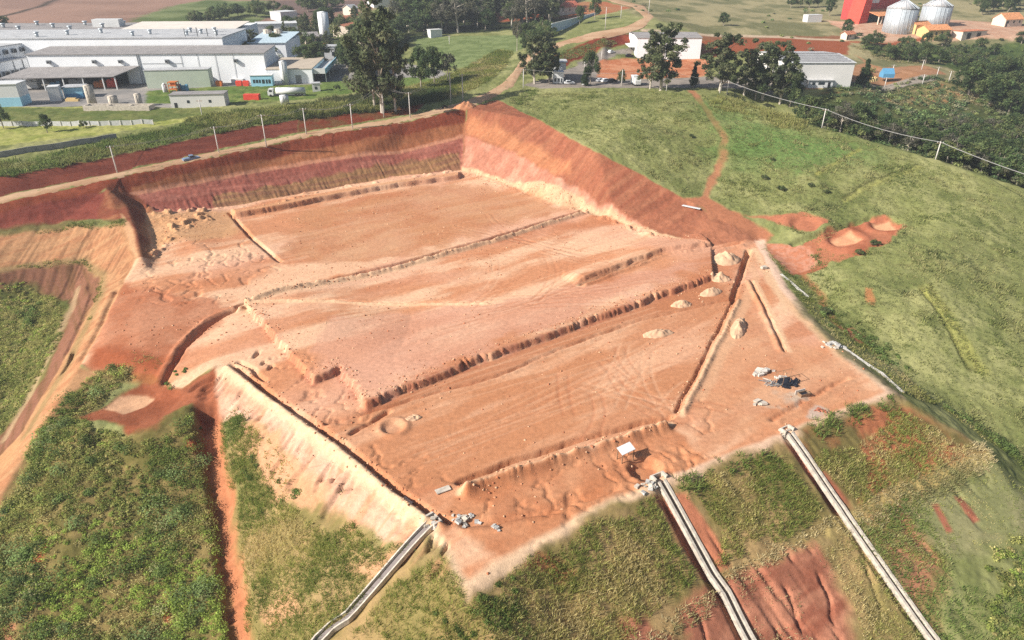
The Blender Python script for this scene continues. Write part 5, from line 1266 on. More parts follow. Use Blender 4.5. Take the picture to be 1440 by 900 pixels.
G1, G2, G3, G4, G5 = np.array([.072,.105,.040]), np.array([.105,.130,.050]), np.array([.055,.082,.036]), np.array([.140,.155,.060]), np.array([.125,.120,.075])
EUC = [(np.array([.135,.160,.074]),3),(np.array([.18,.19,.10]),2),(np.array([.105,.13,.064]),2)]
BRD = [(1.35*G1,3),(1.35*G2,2),(1.35*G3,2)]
MIX = [(1.5*G1,2),(1.5*G2,2),(1.4*G4,1.6),(1.4*G5,1.3),(1.5*G3,1)]
class Proto: pass
def tree_proto(kind, seed, h):
    """crown and trunk meshes of a tree h metres tall"""
    g = np.random.default_rng(seed); cs, rs = [], []
    if kind == 'eucalyptus':
        lobes = []
        for k in range(12):
            f = (k + g.random())/12; w = h*.20*math.sin(math.pi*min(1, .2+f*.78))**.6; a = k*2.4 + g.normal()*.4
            lobes.append((w*math.cos(a)*g.uniform(.5,1), w*math.sin(a)*g.uniform(.5,1), h*(.2+.74*f), h*g.uniform(.045,.085)))
        for (x, y, z, s_) in lobes:
            for q in range(6):
                cs.append((x + g.normal()*s_, y + g.normal()*s_, z + g.normal()*s_*.8)); rs.append(h*g.uniform(.035, .068))
        for k in range(8): cs.append((g.normal()*h*.03, g.normal()*h*.03, h*g.uniform(.25, .9))); rs.append(h*.05)
        n, size, pal, bark, r0 = 98, h*.017, EUC, BARKP, h*.017
    elif kind == 'broad':
        for k in range(38):
            a = g.random()*6.28; u = g.random()**.6; ph = g.uniform(-.5, 1.4)
            cs.append((h*.40*u*math.cos(a)*math.cos(ph*.8), h*.40*u*math.sin(a)*math.cos(ph*.8), h*(.50 + .42*math.sin(ph)))); rs.append(h*g.uniform(.09, .16))
        n, size, pal, bark, r0 = 110, h*.030, BRD, BARK, h*.024
    elif kind == 'thicket':
        for k in range(34):
            a = g.random()*6.28; u = g.random()**.5
            cs.append((h*.52*u*math.cos(a), h*.52*u*math.sin(a), h*(.30 + .62*g.random()*(1-.55*u)))); rs.append(h*g.uniform(.10, .20))
        n, size, pal, bark, r0 = 100, h*.036, MIX, BARK, h*.02
    elif kind == 'conifer':
        for k in range(80):
            f = g.random()**.9; a = g.random()*6.28; w = h*.27*(1-f)**.8*(.2+.8*g.random())
            cs.append((w*math.cos(a), w*math.sin(a), h*(.08+.9*f))); rs.append(h*(.04 + .07*(1-f)))
        n, size, pal, bark, r0 = 90, h*.024, [(G3,3),(G1,1)], BARK, h*.02
    elif kind == 'grey':
        for k in range(30):
            a = g.random()*6.28; u = g.random()**.6
            cs.append((h*.36*u*math.cos(a), h*.36*u*math.sin(a), h*(.45+.5*g.random()*(1-.4*u)))); rs.append(h*g.uniform(.07,.13))
        n, size, pal, bark, r0 = 55, h*.026, [(np.array([.17,.16,.12]),2),(np.array([.12,.12,.08]),2),(G5,1)], BARKP, h*.02
    cs = np.array(cs); v, f, c = leaf_cloud(cs, rs, n, size, pal, g)
    p = Proto(); p.h = h
    p.crown = np_mesh('crown', v, f, c, LEAFM)
    b = MB(); q = Vector((0, 0, -1)); zt = h*.78
    lean = Vector((g.normal()*h*.02, g.normal()*h*.02, 0)); pts = [Vector((0,0,-1.0)), Vector((0,0,h*.12)) + lean*.2, Vector((0,0,h*.45)) + lean, Vector((0,0,zt)) + lean*1.4]
    rr_ = [r0*1.3, r0, r0*.7, r0*.22]
    for k in range(3): b.tube(pts[k], pts[k+1], rr_[k], 9, rr_[k+1])
    for k in g.choice(len(cs), min(15, len(cs)), replace=False):
        e = Vector(cs[k]); z0 = max(h*.1, e.z - h*g.uniform(.08, .25)); z0 = min(z0, zt*.96)
        s = Vector((0,0,z0)) + lean*(z0/h); mid = s.lerp(e, .5) + Vector((0,0,h*.02)); rk = r0*.42*(1 - z0/h*.6)
        b.tube(s, mid, rk, 6, rk*.7).tube(mid, e, rk*.7, 6, rk*.25)
    m = bpy.data.meshes.new('trunk'); m.from_pydata(b.v, [], b.f); m.materials.append(bark); p.trunk = m
    return p
PR = {('eucalyptus',k): tree_proto('eucalyptus', 10+k, 20) for k in range(4)}
PR.update({('broad',k): tree_proto('broad', 20+k, 10) for k in range(3)}); PR.update({('thicket',k): tree_proto('thicket', 30+k, 8) for k in range(4)})
PR[('conifer',0)] = tree_proto('conifer', 40, 11); PR[('grey',0)] = tree_proto('grey', 50, 9); PR[('grey',1)] = tree_proto('grey', 51, 9)
tr = random.Random(77)
NAMES = {'eucalyptus':'eucalyptus_tree', 'broad':'broadleaf_tree', 'thicket':'bushy_tree', 'conifer':'conifer_tree', 'grey':'grey_tree'}
def tree(kind, var, p, h, label, group=None, wide=1.0, cat='tree'):
    pr = PR[(kind, var)]; t = thing(NAMES[kind], label, cat, p, tr.uniform(0, 6.28), group)
    s = h/pr.h; t.scale = (s*wide, s*wide, s)
    link('trunk', pr.trunk, t); link('crown', pr.crown, t); return t
def tree_px(kind, var, px, pbase, ptop, label, group=None, wide=1.0):
    p = atf(px, pbase); return tree(kind, var, p, max(1.5, top_at(p, ptop) - p[2]), label, group, wide)
# trees one can point to
tree_px('eucalyptus', 0, 538, 158, -6, 'tallest eucalyptus, standing by the road left of the picture centre', None, 1.05)
tree_px('eucalyptus', 1, 527, 152, 38, 'lower eucalyptus crown on the left side of the tallest eucalyptus', None, 1.0)
tree_px('eucalyptus', 2, 556, 156, 50, 'lower eucalyptus crown on the right side of the tallest eucalyptus', None, .9)
tree_px('broad', 0, 592, 124, 68, 'dark rounded tree right of the tallest eucalyptus', None, .75)
tree_px('broad', 1, 611, 118, 66, 'dark rounded tree beside a pale one, second right of the tallest eucalyptus', None, .75)
tree_px('grey', 0, 630, 116, 70, 'small pale tree at the roadside bank beside two dark rounded trees', None, .8)
tree_px('eucalyptus', 3, 752, 118, 47, 'left dark eucalyptus of the pair at the road bend', None, 1.25)
tree_px('eucalyptus', 1, 772, 116, 56, 'right dark eucalyptus of the pair at the road bend', None, 1.1)
tree_px('broad', 2, 830, 119, 71, 'leafy tree between the office block and the red earth plot', None, .6)
tree_px('conifer', 0, 822, 121, 94, 'slim dark tree in front of the leafy tree by the car park', None, .9)
tree_px('broad', 0, 873, 119, 98, 'small round dark tree beside the car park', None, .75)
tree_px('eucalyptus', 2, 929, 127, 31, 'lone eucalyptus on the crest in front of the white warehouse', None, 1.35)
tree_px('eucalyptus', 0, 914, 125, 55, 'low eucalyptus crown leaning left beside the lone eucalyptus', None, 1.0)
tree_px('conifer', 0, 975, 122, 88, 'small conifer between the lone eucalyptus and the tree row', None, .9)
tree_px('eucalyptus', 3, 1012, 128, 44, 'leftmost tall eucalyptus of the row before the grey warehouse', None, 1.5)
tree_px('eucalyptus', 1, 1046, 134, 66, 'second eucalyptus of the row, lower than its left neighbour', None, 1.2)
tree_px('eucalyptus', 2, 1072, 140, 55, 'third eucalyptus of the row, in the middle of the row', None, 1.3)
tree_px('eucalyptus', 0, 1096, 146, 66, 'eucalyptus at the right end of the row, covering the warehouse corner', None, 1.2)
tree_px('broad', 1, 1062, 140, 92, 'low dark tree under the eucalyptus row', None, .8)
tree_px('broad', 2, 1110, 150, 98, 'low dark tree below the warehouse portal', None, .8)
tree_px('conifer', 0, 1213, 122, 83, 'dark conifer at the right corner of the grey warehouse', None, 1.2)
tree_px('broad', 0, 1190, 49, 27, 'round green tree left of the silo yard', None, .95)
tree_px('broad', 1, 67, 187, 160, 'small tree standing alone on the factory lawn', None, .8)
tree_px('broad', 2, 5, 180, 148, 'dark tree on the lawn at the left edge of the picture', None, .8)
tree_px('thicket', 0, 118, 180, 168, 'dark shrub against the pale fence of the lawn', None, .9)
tree_px('broad', 0, 5, 48, 20, 'big dark tree at the top left edge behind the factory', None, 1.3)
tree_px('broad', 1, 815, 34, 8, 'dark tree beside the long red roofed house', None, .7)
tree_px('broad', 2, 836, 28, -8, 'tall dark tree right of the red roofed house', None, .6)
tree_px('eucalyptus', 0, 403, 66, 32, 'thin tree rising between the silos and the white warehouse', None, .7)
tree_px('grey', 1, 727, 72, 24, 'bare pale tree at the edge of the pasture by the road', None, .45)
tree_px('thicket', 1, 474, 127, 117, 'round bush on the lawn in front of the loading yard', None, .9)
tree_px('broad', 0, 1017, 36, 18, 'lone tree on the dry pasture above the white warehouse', None, 1.2)
tree_px('broad', 1, 1166, 22, -6, 'dark tree left of the grain works', None, .8)
tree_px('broad', 2, 1246, 27, 18, 'dark bush beside the grain works porch', None, .8) if False else None
for k, (px, pb, pt) in enumerate([(1112,11,-8),(1125,11,-9),(1138,11,-8),(1150,10,-10)]):
    tree_px('broad', k % 3, px, pb, pt, 'dark tree of the clump at the top edge left of the grain works', 'tree clump at the top edge', 1.0)
# masses of trees, each tree its own object
def fill(n, poly, kinds, hr, label, group, seed, mind=3.5, wide=(.9, 1.3), region=None):
    """trees standing inside a photo polygon of ground (or a place polygon whose crowns show inside a photo polygon)"""
    g = random.Random(seed); done = []; q = poly if isinstance(poly, np.ndarray) else W(poly); reg = np.array(region, float) if region else None
    x0, y0 = q.min(0); x1, y1 = q.max(0); tries = 0
    while len(done) < n and tries < 6000:
        tries += 1; x, y = g.uniform(x0, x1), g.uniform(y0, y1)
        if not inside(np.array([x]), np.array([y]), q)[0]: continue
        if any((x-a)**2 + (y-b)**2 < mind**2 for a, b in done): continue
        z = gz(x, y); h = g.uniform(*hr); k = g.choice(kinds)
        if reg is not None:
            px, py = proj(np.array([x, y, z + h*1.0]))
            if not inside(np.array([px]), np.array([py]), reg)[0]: continue
        tx, ty = proj(np.array([x, y, z + h*.95]))
        if 444 < tx < 474 and ty < 44 and y < 470: continue      # the white water tower stands clear of the trees
        done.append((x, y)); var = g.randrange(len([1 for q_ in PR if q_[0] == k]))
        tree(k, var, (x, y, z), h, label[k] if isinstance(label, dict) else label, group, g.uniform(*wide))
    return len(done)
B3 = ['broad','broad','eucalyptus','thicket']
print('forest', fill(74, np.array([(-58,440),(16,446),(40,480),(30,560),(-75,560),(-80,470)], float), ['broad','broad','eucalyptus','grey'], (11, 21), {'broad':'dark broadleaf tree in the forest behind the green pasture','eucalyptus':'tall slim tree in the forest behind the green pasture','grey':'greyish thin crowned tree in the forest behind the green pasture'}, 'forest behind the pasture', 1, 3.8, (1.2,1.7)),
 fill(12, [(728,62),(768,44),(778,56),(738,78)], ['broad','thicket'], (5, 10), 'tree on the road bank below the forest end', 'trees on the bank at the forest end', 2, 3.5),
 fill(44, np.array([(-125,345),(-62,345),(-62,470),(-110,500),(-150,470),(-140,385)], float), B3, (7, 13), {'broad':'dark broadleaf tree in the gardens right of the factory','eucalyptus':'slim taller tree in the gardens right of the factory','thicket':'low bushy tree in the gardens right of the factory'}, 'garden trees right of the factory', 3, 4.2, (1.1,1.5)),
 fill(7, [(478,86),(520,86),(522,112),(500,110),(482,100)], ['broad'], (9, 13), 'dense green tree beside the loading yard, left of the tall eucalyptus', 'green trees by the loading yard', 4, 4),
 fill(16, [(300,32),(400,22),(480,14),(482,6),(400,14),(300,26)], ['broad','thicket'], (7, 12), 'tree of the dark line along the edge of the bare field', 'tree line by the bare field', 5, 5),
 fill(6, [(272,34),(300,31),(300,26),(274,29)], ['thicket'], (5, 8), 'bush behind the cream roof of the factory', 'bushes behind the factory', 6, 4),
 fill(40, [(1205,62),(1440,58),(1500,62),(1500,120),(1390,126),(1330,94),(1240,84),(1205,74)], ['thicket','broad','thicket'], (5, 9), {'thicket':'bushy tree on the green slope below the silo yard','broad':'rounded dark tree on the green slope below the silo yard'}, 'trees on the slope below the silos', 7, 4.5),
 fill(14, [(1345,120),(1440,112),(1480,120),(1480,165),(1400,160),(1352,140)], ['broad'], (9, 14), 'big dark tree in the valley at the right edge', 'big valley trees at the right edge', 8, 5),
 fill(110, np.array([(98,240),(114,262),(128,276),(150,282),(250,330),(290,300),(260,240),(200,190),(164,176),(152,194),(130,217),(110,232)], float), ['thicket','thicket','thicket','broad','grey'], (5.5, 10.5), {'thicket':'bushy tree in the dark belt behind the hill crest','broad':'rounded dark tree in the belt behind the hill crest','grey':'pale greyish tree in the belt behind the hill crest'}, 'tree belt behind the hill crest', 9, 3.4, (1.0, 1.5),
   region=[(1085,132),(1190,136),(1262,158),(1330,162),(1400,158),(1450,160),(1450,275),(1400,262),(1310,232),(1200,200),(1120,178),(1085,160)]),
 fill(12, [(1370,20),(1440,24),(1470,12),(1440,-8),(1380,2)], ['broad'], (8, 13), 'tree of the dark wood at the top right corner', 'wood at the top right corner', 10, 6))
# shrubs scattered over the grass hill
for k, (px, py, h) in enumerate([(1075,252,1.6),(1098,268,1.8),(1140,262,1.3),(1162,272,1.4),(1086,226,1.2),(1230,345,1.8),(1208,358,1.7),(972,193,1.3),(1160,440,1.6)]):
    tree_px('thicket', k % 4, px, py, py - 8, 'low dark shrub growing on the open grass hill', 'low shrubs dotted over the grass hill').scale = (h*.16,)*2 + (h*.12,)
for o in [q for q in COL.objects if q.get('group') == 'low shrubs dotted over the grass hill']: o['category'] = 'shrub'

# ---- ground cover: tall grass, pasture tufts, scrub (stuff)
def scatter(polys, dens, seed, noise=None, z=True):
    g = np.random.default_rng(seed); out = []
    for poly in polys:
        q = poly if isinstance(poly, np.ndarray) else W(poly)
        x0, y0 = q.min(0); x1, y1 = q.max(0); n = int((x1-x0)*(y1-y0)*dens)
        x, y = g.uniform(x0, x1, n), g.uniform(y0, y1, n)
        wx, wy = 1.2*(fbm(x*.3, y*.3, 301, 3)), 1.2*(fbm(x*.3, y*.3, 302, 3))
        m = inside(x+wx, y+wy, q); x, y = x[m], y[m]
        if noise is not None:
            sc_, lo, hi = noise; pr = sstep(lo, hi, fbm(x*sc_, y*sc_, 303+seed, 4)); m = g.random(len(x)) < pr; x, y = x[m], y[m]
        out.append(np.stack([x, y], -1))
    p = np.concatenate(out); return np.concatenate([p, hsample(H, p[:, 0], p[:, 1])[:, None]], 1)
def blades(p, nb, hgt, wid, spread, pal, seed, lean=.85, colnoise=.12):
    """tufts of grass blades at points p; hgt scalar or per-point"""
    g = np.random.default_rng(seed); N = len(p); hgt = np.ones(N)*hgt
    hv = .72*hgt*g.uniform(.6, 1.35, N)*(.75 + .5*vnoise(p[:, 0]*.35, p[:, 1]*.35, seed))
    r = np.repeat(np.arange(N), nb); n = len(r)
    a = g.uniform(0, 6.283, n); off = np.stack([np.cos(a), np.sin(a)], -1)*(spread*g.random(n)**.6)[:, None]
    b0 = p[r].copy(); b0[:, :2] += off; b0[:, 2] -= .08
    hb = hv[r]*g.uniform(.55, 1.1, n); la = a + g.normal(0, .6, n); ln = hb*np.abs(g.normal(0, lean, n))
    tip = b0 + np.stack([np.cos(la)*ln, np.sin(la)*ln, hb], -1)
    wa = g.uniform(0, 6.283, n); wv = np.stack([np.cos(wa), np.sin(wa), 0*wa], -1)*(wid*g.uniform(.6, 1.4, n)/2)[:, None]
    midp = b0*.45 + tip*.55; midp[:, 2] += hb*.12
    v = np.stack([b0 - wv, b0 + wv, midp + wv*.9, tip, midp - wv*.9], 1).reshape(-1, 3)
    k = np.arange(n)*5; f = np.concatenate([np.stack([k, k+1, k+2, k+4], -1)]); f3 = np.stack([k+4, k+2, k+3, k+3], -1)
    cs = np.array([c for c, w in pal]); w = np.array([w for c, w in pal], float)
    t = np.clip((fbm(p[:, 0]*colnoise, p[:, 1]*colnoise, seed+5, 4)*.9 + .5) + g.normal(0, .16, N), 0, .999)
    cum = np.cumsum(w)/w.sum(); ci = np.searchsorted(cum, t); c = (1.45 if wid < .1 else 1.05)*cs[ci]*g.uniform(.75, 1.2, (N, 1))
    c = np.repeat(c, nb, 0)*g.uniform(.75, 1.25, (n, 1)); c = np.repeat(c, 5, 0)
    return v, f, f3, c
def grass_object(name, parts, mat=None):
    vs_, fs_, cs_, k = [], [], [], 0
    for part in parts:
        if len(part) == 4: v, f, f3, c = part; ff = np.concatenate([f, np.stack([f3[:, 0], f3[:, 1], f3[:, 2], f3[:, 2]], -1)]) if False else None; tri = np.concatenate([f[:, [0,1,2]], f[:, [0,2,3]], f3[:, :3]])
        else: v, f, c = part; tri = np.concatenate([f[:, [0,1,2]], f[:, [0,2,3]]])
        vs_.append(v); fs_.append(tri + k); cs_.append(c); k += len(v)
    return struct(link(name, np_mesh(name, np.concatenate(vs_), np.concatenate(fs_), np.concatenate(cs_), mat or LEAFM)), 'stuff')
GR = [(np.array([.15,.19,.045]),2),(np.array([.23,.25,.068]),2.6),(np.array([.33,.31,.11]),2.4),(np.array([.44,.37,.18]),1.5)]
GRG = [(np.array([.12,.175,.045]),2),(np.array([.19,.235,.07]),2),(np.array([.28,.28,.12]),1)]
GRY = [(np.array([.28,.29,.09]),1),(np.array([.36,.34,.13]),1.4),(np.array([.22,.25,.07]),1)]
GRS = [(np.array([.44,.37,.21]),2),(np.array([.34,.29,.15]),1.4),(np.array([.22,.21,.09]),1)]
GRH = [(np.array([.20,.235,.075]),1.6),(np.array([.30,.31,.115]),2.4),(np.array([.38,.36,.16]),2.2),(np.array([.15,.175,.065]),.9)]
FRONT = [[(735,796),(800,760),(920,698),(938,745),(985,815),(900,872),(860,960),(590,960),(610,900),(660,845)], [(618,785),(640,812),(655,846),(600,960),(470,960),(500,884),(545,838)]]
FR2 = [[(975,688),(1000,672),(1100,636),(1160,722),(1006,800),(1018,752)], [(1135,640),(1200,630),(1262,575),(1370,632),(1250,685),(1205,712)]]
SIDE = [[(330,650),(345,630),(390,700),(440,740),(500,740),(530,772),(576,762),(530,816),(482,868),(455,880),(430,920),(400,960),(350,960),(340,760)], [(310,590),(340,580),(372,620),(350,680),(320,690)]]
tall = [blades(scatter(FRONT, 7, 1, (.16,-.8,0)), 10, .9, .055, .34, GR, 11, .6), blades(scatter(FR2, 9, 2, (.2,-.95,-.15)), 9, .8, .055, .34, GR, 12, .6),
        blades(scatter(SIDE, 13, 3, (.14,-.8,0)), 9, .8, .055, .34, GR, 13, .6),
        blades(scatter([[(1192,716),(1250,686),(1386,626),(1404,650),(1268,708),(1206,738)], [(1160,745),(1205,728),(1270,700),(1395,645),(1402,652),(1290,720),(1210,745)], [(880,900),(1000,832),(1012,846),(930,905)], [(1004,812),(1170,722),(1180,732),(1016,830)]], 7, 4), 6, .7, .08, .3, GRS, 14),
        blades(scatter([[(1200,735),(1300,700),(1340,760),(1330,840),(1440,770),(1560,800),(1560,960),(1340,960),(1250,840)]], 5, 5, (.15,-.3,.3)), 6, .75, .08, .35, GRG, 15),
        blades(scatter([[(640,960),(600,880),(655,846),(730,806),(740,830),(760,960)]], 5, 6, (.2,-.2,.3)), 6, .9, .08, .3, GRG, 16),
        blades(scatter([[(1010,830),(1160,760),(1290,960),(1040,960)]], 5, 7, (.3,-.1,.4)), 6, .4, .07, .35, GRS, 17), blades(scatter([[(1185,735),(1215,780),(1250,830),(1300,900),(1250,960),(1170,790)], [(1196,724),(1300,690),(1335,800),(1250,790)]], 6, 8, (.25,-.8,0)), 7, .6, .06, .32, GR, 18), blades(scatter([[(1275,712),(1404,658),(1500,720),(1440,760),(1340,790)]], 4.0, 9, (.25,-.5,.4)), 6, .35, .07, .4, GR, 19)]
for (px, py, n) in [(968,682,26),(980,676,18),(1030,658,20),(1048,650,14),(1075,640,12),(1150,603,22),(1165,596,26),(1178,590,20),(1200,582,24),(1212,576,22),(1240,570,14),(1252,566,12),(336,590,30),(330,600,20)]:
    p0 = atf(px, py); g_ = np.random.default_rng(px); q = p0[None, :2] + g_.normal(0, .8, (n, 2)); q = np.concatenate([q, hsample(H, q[:, 0], q[:, 1])[:, None]], 1)
    tall.append(blades(q, 10, 1.1, .09, .4, [(np.array([.12,.17,.04]),1),(np.array([.17,.21,.06]),1)], px))
grass_object('tall_grass', tall)
HILLP = [W([(712,140),(770,132),(900,127),(1005,137),(1080,160),(1200,196),(1320,230),(1440,270),(1540,304),(1540,640),(1440,640),(1320,566),(1262,520),(1200,470),(1130,392),(1150,345),(1075,300),(1000,292),(955,268),(840,210)])]
hp = scatter(HILLP, 3.2, 20); hpath = W([(972,128),(990,150),(1006,172),(1018,195),(1016,225),(1002,255),(990,285)])
d_, _, _, _ = seg_dist(hp[:, 0], hp[:, 1], hpath, False); hp = hp[d_ > 2.0]
for q in ([(1048,300),(1110,300),(1165,310),(1150,326),(1085,310)], [(1150,346),(1190,316),(1240,301),(1268,318),(1262,334),(1218,354),(1180,360)], [(960,280),(990,273),(1090,330),(1060,337)], [(1080,342),(1152,368),(1108,388)]):
    hp = hp[~inside(hp[:, 0], hp[:, 1], W(q))]
cl = fbm(hp[:, 0]*.22, hp[:, 1]*.22, 310, 4)
grass_object('pasture_grass', [blades(hp, 5, (.34 + .6*sstep(.05, .5, cl))*(.6 + .8*vnoise(hp[:, 0]*.8, hp[:, 1]*.8, 311)), .13, .5, GRH, 21, .55, .07),
   blades(scatter([[(1005,180),(1090,172),(1190,204),(1160,236),(1060,242),(1012,226)]], 1.6, 22, (.12,-.5,.3)), 6, .4, .13, .5, [(np.array([.13,.19,.055]),2),(np.array([.19,.235,.075]),1)], 23, .5),
   blades(scatter([[(1000,138),(1050,143),(1090,156),(1140,172),(1130,186),(1085,178),(1040,160),(1000,152)]], 2.4, 24, (.2,-.2,.2)), 9, 1.7, .14, .7, GRY, 25),
   blades(scatter([[(1070,342),(1092,372),(1108,402),(1156,460),(1205,503),(1268,552),(1320,572),(1440,664),(1540,745),(1540,640),(1440,642),(1316,566),(1262,520),(1200,470),(1132,394),(1112,388)]], 4, 28, (.2,-.7,.1)), 6, .55, .1, .45, GR, 29),
   blades(scatter([[(1310,392),(1350,470),(1385,530),(1372,530),(1340,478),(1300,400)]], 3, 26), 6, .55, .13, .4, GRY, 27)])
# grass bank on the far side of the road
grass_object('roadside_grass', [blades(scatter([[(-60,236),(0,228),(100,212),(170,196),(260,176),(340,164),(420,157),(540,150),(540,156),(420,168),(300,188),(160,220),(0,250),(-60,262)]], 3.2, 30, (.1,-.7,.1)), 8, 1.5, .14, .6, GRG + [(np.array([.24,.24,.08]),1.2)], 31),
   blades(scatter([[(260,172),(340,158),(480,146),(540,144),(540,154),(420,166),(300,184)]], 2.4, 32), 9, 2.2, .16, .8, GRY + [(np.array([.09,.12,.03]),2)], 33),
   blades(scatter([[(420,170),(540,156),(625,142),(640,128),(560,128),(460,140),(420,152)]], 2.0, 34), 8, 2.0, .16, .8, [(G1,2),(np.array([.09,.10,.04]),2),(np.array([.16,.16,.07]),1)], 35),
   blades(scatter([[(600,140),(700,76),(722,72),(708,98),(676,122),(636,138)], [(560,126),(650,98),(700,70),(720,72),(660,120),(600,130)]], 1.6, 36), 8, 1.3, .16, .7, GR, 37),
   blades(scatter([[(10,378),(60,369),(122,364),(146,384),(146,410),(130,450),(120,448),(138,408),(135,388),(118,371),(60,375),(0,383)], [(60,322),(110,312),(172,310),(176,318),(110,319),(50,328)]], 6, 38, (.3,-.4,.2)), 6, .6, .1, .4, GR, 39),
   blades(scatter([[(718,140),(745,126),(760,128),(735,150)], [(745,100),(790,72),(860,56),(870,62),(790,90),(770,104)]], 2, 40), 7, .9, .14, .6, GRG, 41),
   blades(scatter([[(1210,126),(1330,112),(1400,138),(1400,152),(1320,150),(1230,142)], [(1195,62),(1260,72),(1330,90),(1290,90),(1220,82)]], 1.0, 42, (.1,-.3,.3)), 7, .9, .18, .8, GRS, 43)])
# scrub on the left slopes: leafy bushes and weeds too tangled to count
def scrub(polys, dens, n, size, rad, pal, seed, noise=None, zf=.55):
    p = scatter(polys, dens, seed, noise); g = np.random.default_rng(seed)
    r = rad*g.uniform(.55, 1.5, len(p))*(.6 + .8*vnoise(p[:, 0]*.16, p[:, 1]*.16, seed+3)); p[:, 2] += r*.35
    t = np.clip(fbm(p[:, 0]*.07, p[:, 1]*.07, seed+4, 4)*1.4 + .55 + g.normal(0, .2, len(p)), 0, .999)
    v, f, c = leaf_cloud(p, r, n, size, [(np.ones(3), 1)], g, 1.5, zf, 0, .28)
    cs = np.array([c_ for c_, w in pal]); w = np.array([w for c_, w in pal], float); ci = np.searchsorted(np.cumsum(w)/w.sum(), t)
    return v, f, c*np.repeat(1.65*cs[ci]*g.uniform(.65, 1.3, (len(p), 1)), n*4, 0)
SC = [(np.array([.11,.145,.036]),1),(np.array([.17,.19,.050]),2),(np.array([.245,.24,.080]),2.4),(np.array([.30,.26,.11]),1.8),(np.array([.22,.28,.06]),1.1)]
LEFT = [[(0,730),(40,660),(62,610),(110,604),(170,622),(220,622),(268,580),(284,610),(296,720),(312,840),(322,960),(-80,960),(-80,800)], [(60,598),(88,562),(135,522),(186,514),(188,530),(150,556),(112,588),(90,620),(40,690),(10,730)]]
PIT = [[(-80,405),(40,398),(88,425),(86,470),(58,530),(16,592),(-80,680)]]
SH2 = [(np.array([.12,.165,.05]),2),(np.array([.10,.135,.042]),2),(np.array([.16,.21,.08]),1)]
grass_object('scrub', [scrub(LEFT, 2.0, 44, .13, .8, SC, 60, (.3,-.75,-.1), .45), scrub(LEFT, .05, 260, .16, 1.5, SH2, 61, zf=.7), scrub(LEFT, .045, 160, .15, 1.3, [(np.array([.24,.30,.09]),1),(np.array([.30,.29,.14]),1)], 57, (.1,-.1,.4), .5), scrub(PIT, 1.8, 34, .13, .65, SC, 62),
   scrub([[(28,430),(60,425),(70,455),(30,470)]], .3, 120, .17, 1.0, SH2, 63, zf=.8),
   scrub([[(0,780),(40,770),(62,830),(50,870),(0,860)]], .5, 200, .17, 1.1, SH2, 64, zf=.8),
   scrub([[(70,600),(100,590),(140,600),(175,612),(140,640),(80,640)], [(40,640),(60,600),(72,612),(40,700),(8,740)]], 2.4, 44, .13, .7, SC, 69),
   scrub([np.array([(100,235),(128,290),(190,330),(300,320),(300,240),(200,192),(158,176),(148,194),(126,216),(106,230)], float)], .1, 60, .35, 1.4, MIX, 59),
   scrub([np.array([(80,448),(150,345),(190,310),(420,330),(900,420),(900,700),(80,700)], float)], .0035, 70, .5, 1.6, MIX, 58, (.02,-.2,.3)),
   scrub([[(225,538),(250,520),(262,520),(240,552)]], .9, 60, .14, .5, [(np.array([.10,.16,.04]),1)], 65),
   scrub([[(1140,425),(1165,460),(1210,480),(1240,508),(1265,520),(1300,545),(1316,566),(1440,655),(1520,720),(1520,700),(1440,635),(1330,550),(1280,505),(1225,470),(1180,440)]], .7, 60, .16, .8, SH2 + [(np.array([.13,.17,.05]),1.5)], 66, (.12,-.4,.3)),
   scrub([[(1390,780),(1450,740),(1560,800),(1560,960),(1400,960)]], .8, 60, .16, .8, SC, 67),
   scrub([[(330,640),(350,620),(370,640),(350,690)], [(610,830),(650,850),(720,810),(740,860),(700,960),(600,960)], [(380,680),(400,670),(420,700),(400,720)]], .35, 70, .14, .6, [(np.array([.10,.15,.04]),1),(np.array([.08,.11,.03]),1)], 68)])
sp_ = [blades(scatter([[(330,600),(380,620),(440,690),(520,745),(560,770),(540,790),(430,740),(360,680)]], 2.2, 70, (.3,-.2,.4)), 8, .6, .09, .4, GR, 71), blades(scatter([[(330,560),(400,610),(500,690),(590,745),(600,790),(520,745),(440,700),(380,620)]], .9, 75, (.3,.05,.4)), 8, .5, .09, .4, GRG, 76),
       blades(scatter([[(180,488),(215,498),(228,515),(210,525),(190,512)]], 1.2, 72), 6, .5, .09, .4, GRG, 73)]
grass_object('weeds', sp_)

# clods and grit lying about on the pad
cp = scatter([[(1068,345),(1100,402),(1200,508),(1255,552),(1000,654),(800,744),(660,820),(600,735),(400,578),(305,515),(150,500),(180,395),(230,300),(360,288),(645,242),(850,307)]], .55, 80, (.12,-.2,.5))
near_ = [(W([(352,434),(395,482),(440,532),(476,516),(513,566),(600,530),(700,493),(860,437),(1003,386)], 0), 1.6, 7), (W([(325,512),(480,624),(606,724),(660,738)]), 1.5, 8), (W([(642,692),(800,640),(944,594)]), 1.6, 9), (W([(330,436),(545,380),(820,298)]), 1.4, 10), (W([(950,582),(1030,420),(1053,350)]), 1.5, 11), (W([(660,246),(760,268),(900,325),(985,346)]), 2.0, 12), (W([(230,300),(290,320),(240,345)]), 4, 13)]
g_ = np.random.default_rng(81); ex = []
for q, w_, s_ in near_:
    L = np.concatenate([[0], np.cumsum(np.hypot(*np.diff(q, axis=0).T))]); n = int(L[-1]*7); t = g_.uniform(0, L[-1], n)
    ex.append(np.stack([np.interp(t, L, q[:, 0]) + g_.normal(0, w_*.6, n), np.interp(t, L, q[:, 1]) + g_.normal(0, w_*.6, n)], -1))
ex = np.concatenate(ex); cp = np.concatenate([cp, np.concatenate([ex, hsample(H, ex[:, 0], ex[:, 1])[:, None]], 1)])
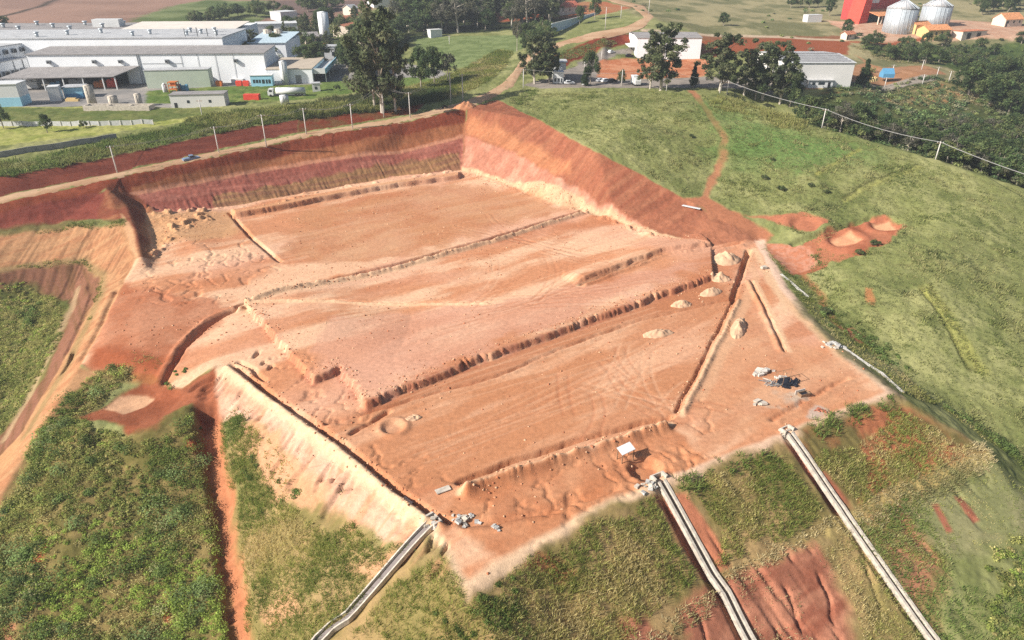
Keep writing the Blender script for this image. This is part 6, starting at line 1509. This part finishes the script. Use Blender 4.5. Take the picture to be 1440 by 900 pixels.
n = len(cp); s = .06 + .13*g_.random(n)**3*2; o6 = np.array([(1,0,0),(0,1,0),(-1,0,0),(0,-1,0),(0,0,.8),(0,0,-.6)], float)
v = cp[:, None, :] + o6[None]*s[:, None, None]*g_.uniform(.6, 1.3, (n, 6, 1)); f8 = np.array([(0,1,4),(1,2,4),(2,3,4),(3,0,4),(1,0,5),(2,1,5),(3,2,5),(0,3,5)])
f = (np.arange(n)[:, None, None]*6 + f8[None]).reshape(-1, 3)
cc = np.array([C(216,156,118), C(236,190,152), C(196,126,92)])[g_.integers(0, 3, n)]*g_.uniform(.8, 1.1, (n, 1))
struct(link('gravel', np_mesh('gravel', v.reshape(-1, 3), f, np.repeat(cc, 6, 0), GM)), 'stuff')
# ------------------------------------------------------------------ light
SUN_EL = R(34); SUN_H = Vector((-.91, -.41, 0)).normalized()
sun_dir = Vector((SUN_H.x*math.cos(SUN_EL), SUN_H.y*math.cos(SUN_EL), math.sin(SUN_EL)))
sl_ = bpy.data.lights.new('sun', 'SUN'); sl_.energy = 5.0; sl_.angle = R(.6); sl_.color = (1, .95, .87)
so = bpy.data.objects.new('sun', sl_); COL.objects.link(so); so.rotation_euler = sun_dir.to_track_quat('Z', 'Y').to_euler(); so.location = (-200, -80, 200)
wd = bpy.data.worlds.new('World'); scene.world = wd; wd.use_nodes = True
nt = wd.node_tree; bg = nt.nodes['Background']; sk = nt.nodes.new('ShaderNodeTexSky'); sk.sky_type = 'NISHITA'; sk.sun_disc = False
sk.sun_elevation = SUN_EL; sk.sun_rotation = math.atan2(sun_dir.x, sun_dir.y); sk.air_density = 1.0; sk.dust_density = 2.0
nt.links.new(sk.outputs[0], bg.inputs[0]); bg.inputs[1].default_value = .075
vs = scene.view_settings; vs.view_transform = 'Standard'; vs.look = 'None'; vs.gamma = 1; vs.exposure = .69; vs.use_curve_mapping = False
scene.cycles.max_bounces = 5; scene.cycles.diffuse_bounces = 2; scene.cycles.transparent_max_bounces = 4
scene.cycles.use_denoising = False

# thin daylight haze over the whole valley
hz = MB().box(-3100, 3100, -400, 3100, -46, 135).build('haze', None) if False else None
hm = bpy.data.materials.new('haze air'); hm.use_nodes = True; hn = hm.node_tree; hn.nodes.remove(hn.nodes['Principled BSDF'])
pv = hn.nodes.new('ShaderNodeVolumePrincipled'); pv.inputs['Color'].default_value = (.80, .87, .95, 1); pv.inputs['Density'].default_value = .0002; pv.inputs['Anisotropy'].default_value = .1
hn.links.new(pv.outputs[0], hn.nodes['Material Output'].inputs['Volume'])
hz = MB().box(-3050, 3050, -350, 3050, -46, 135).build('haze', hm); struct(hz, 'stuff')
scene.cycles.volume_bounces = 0
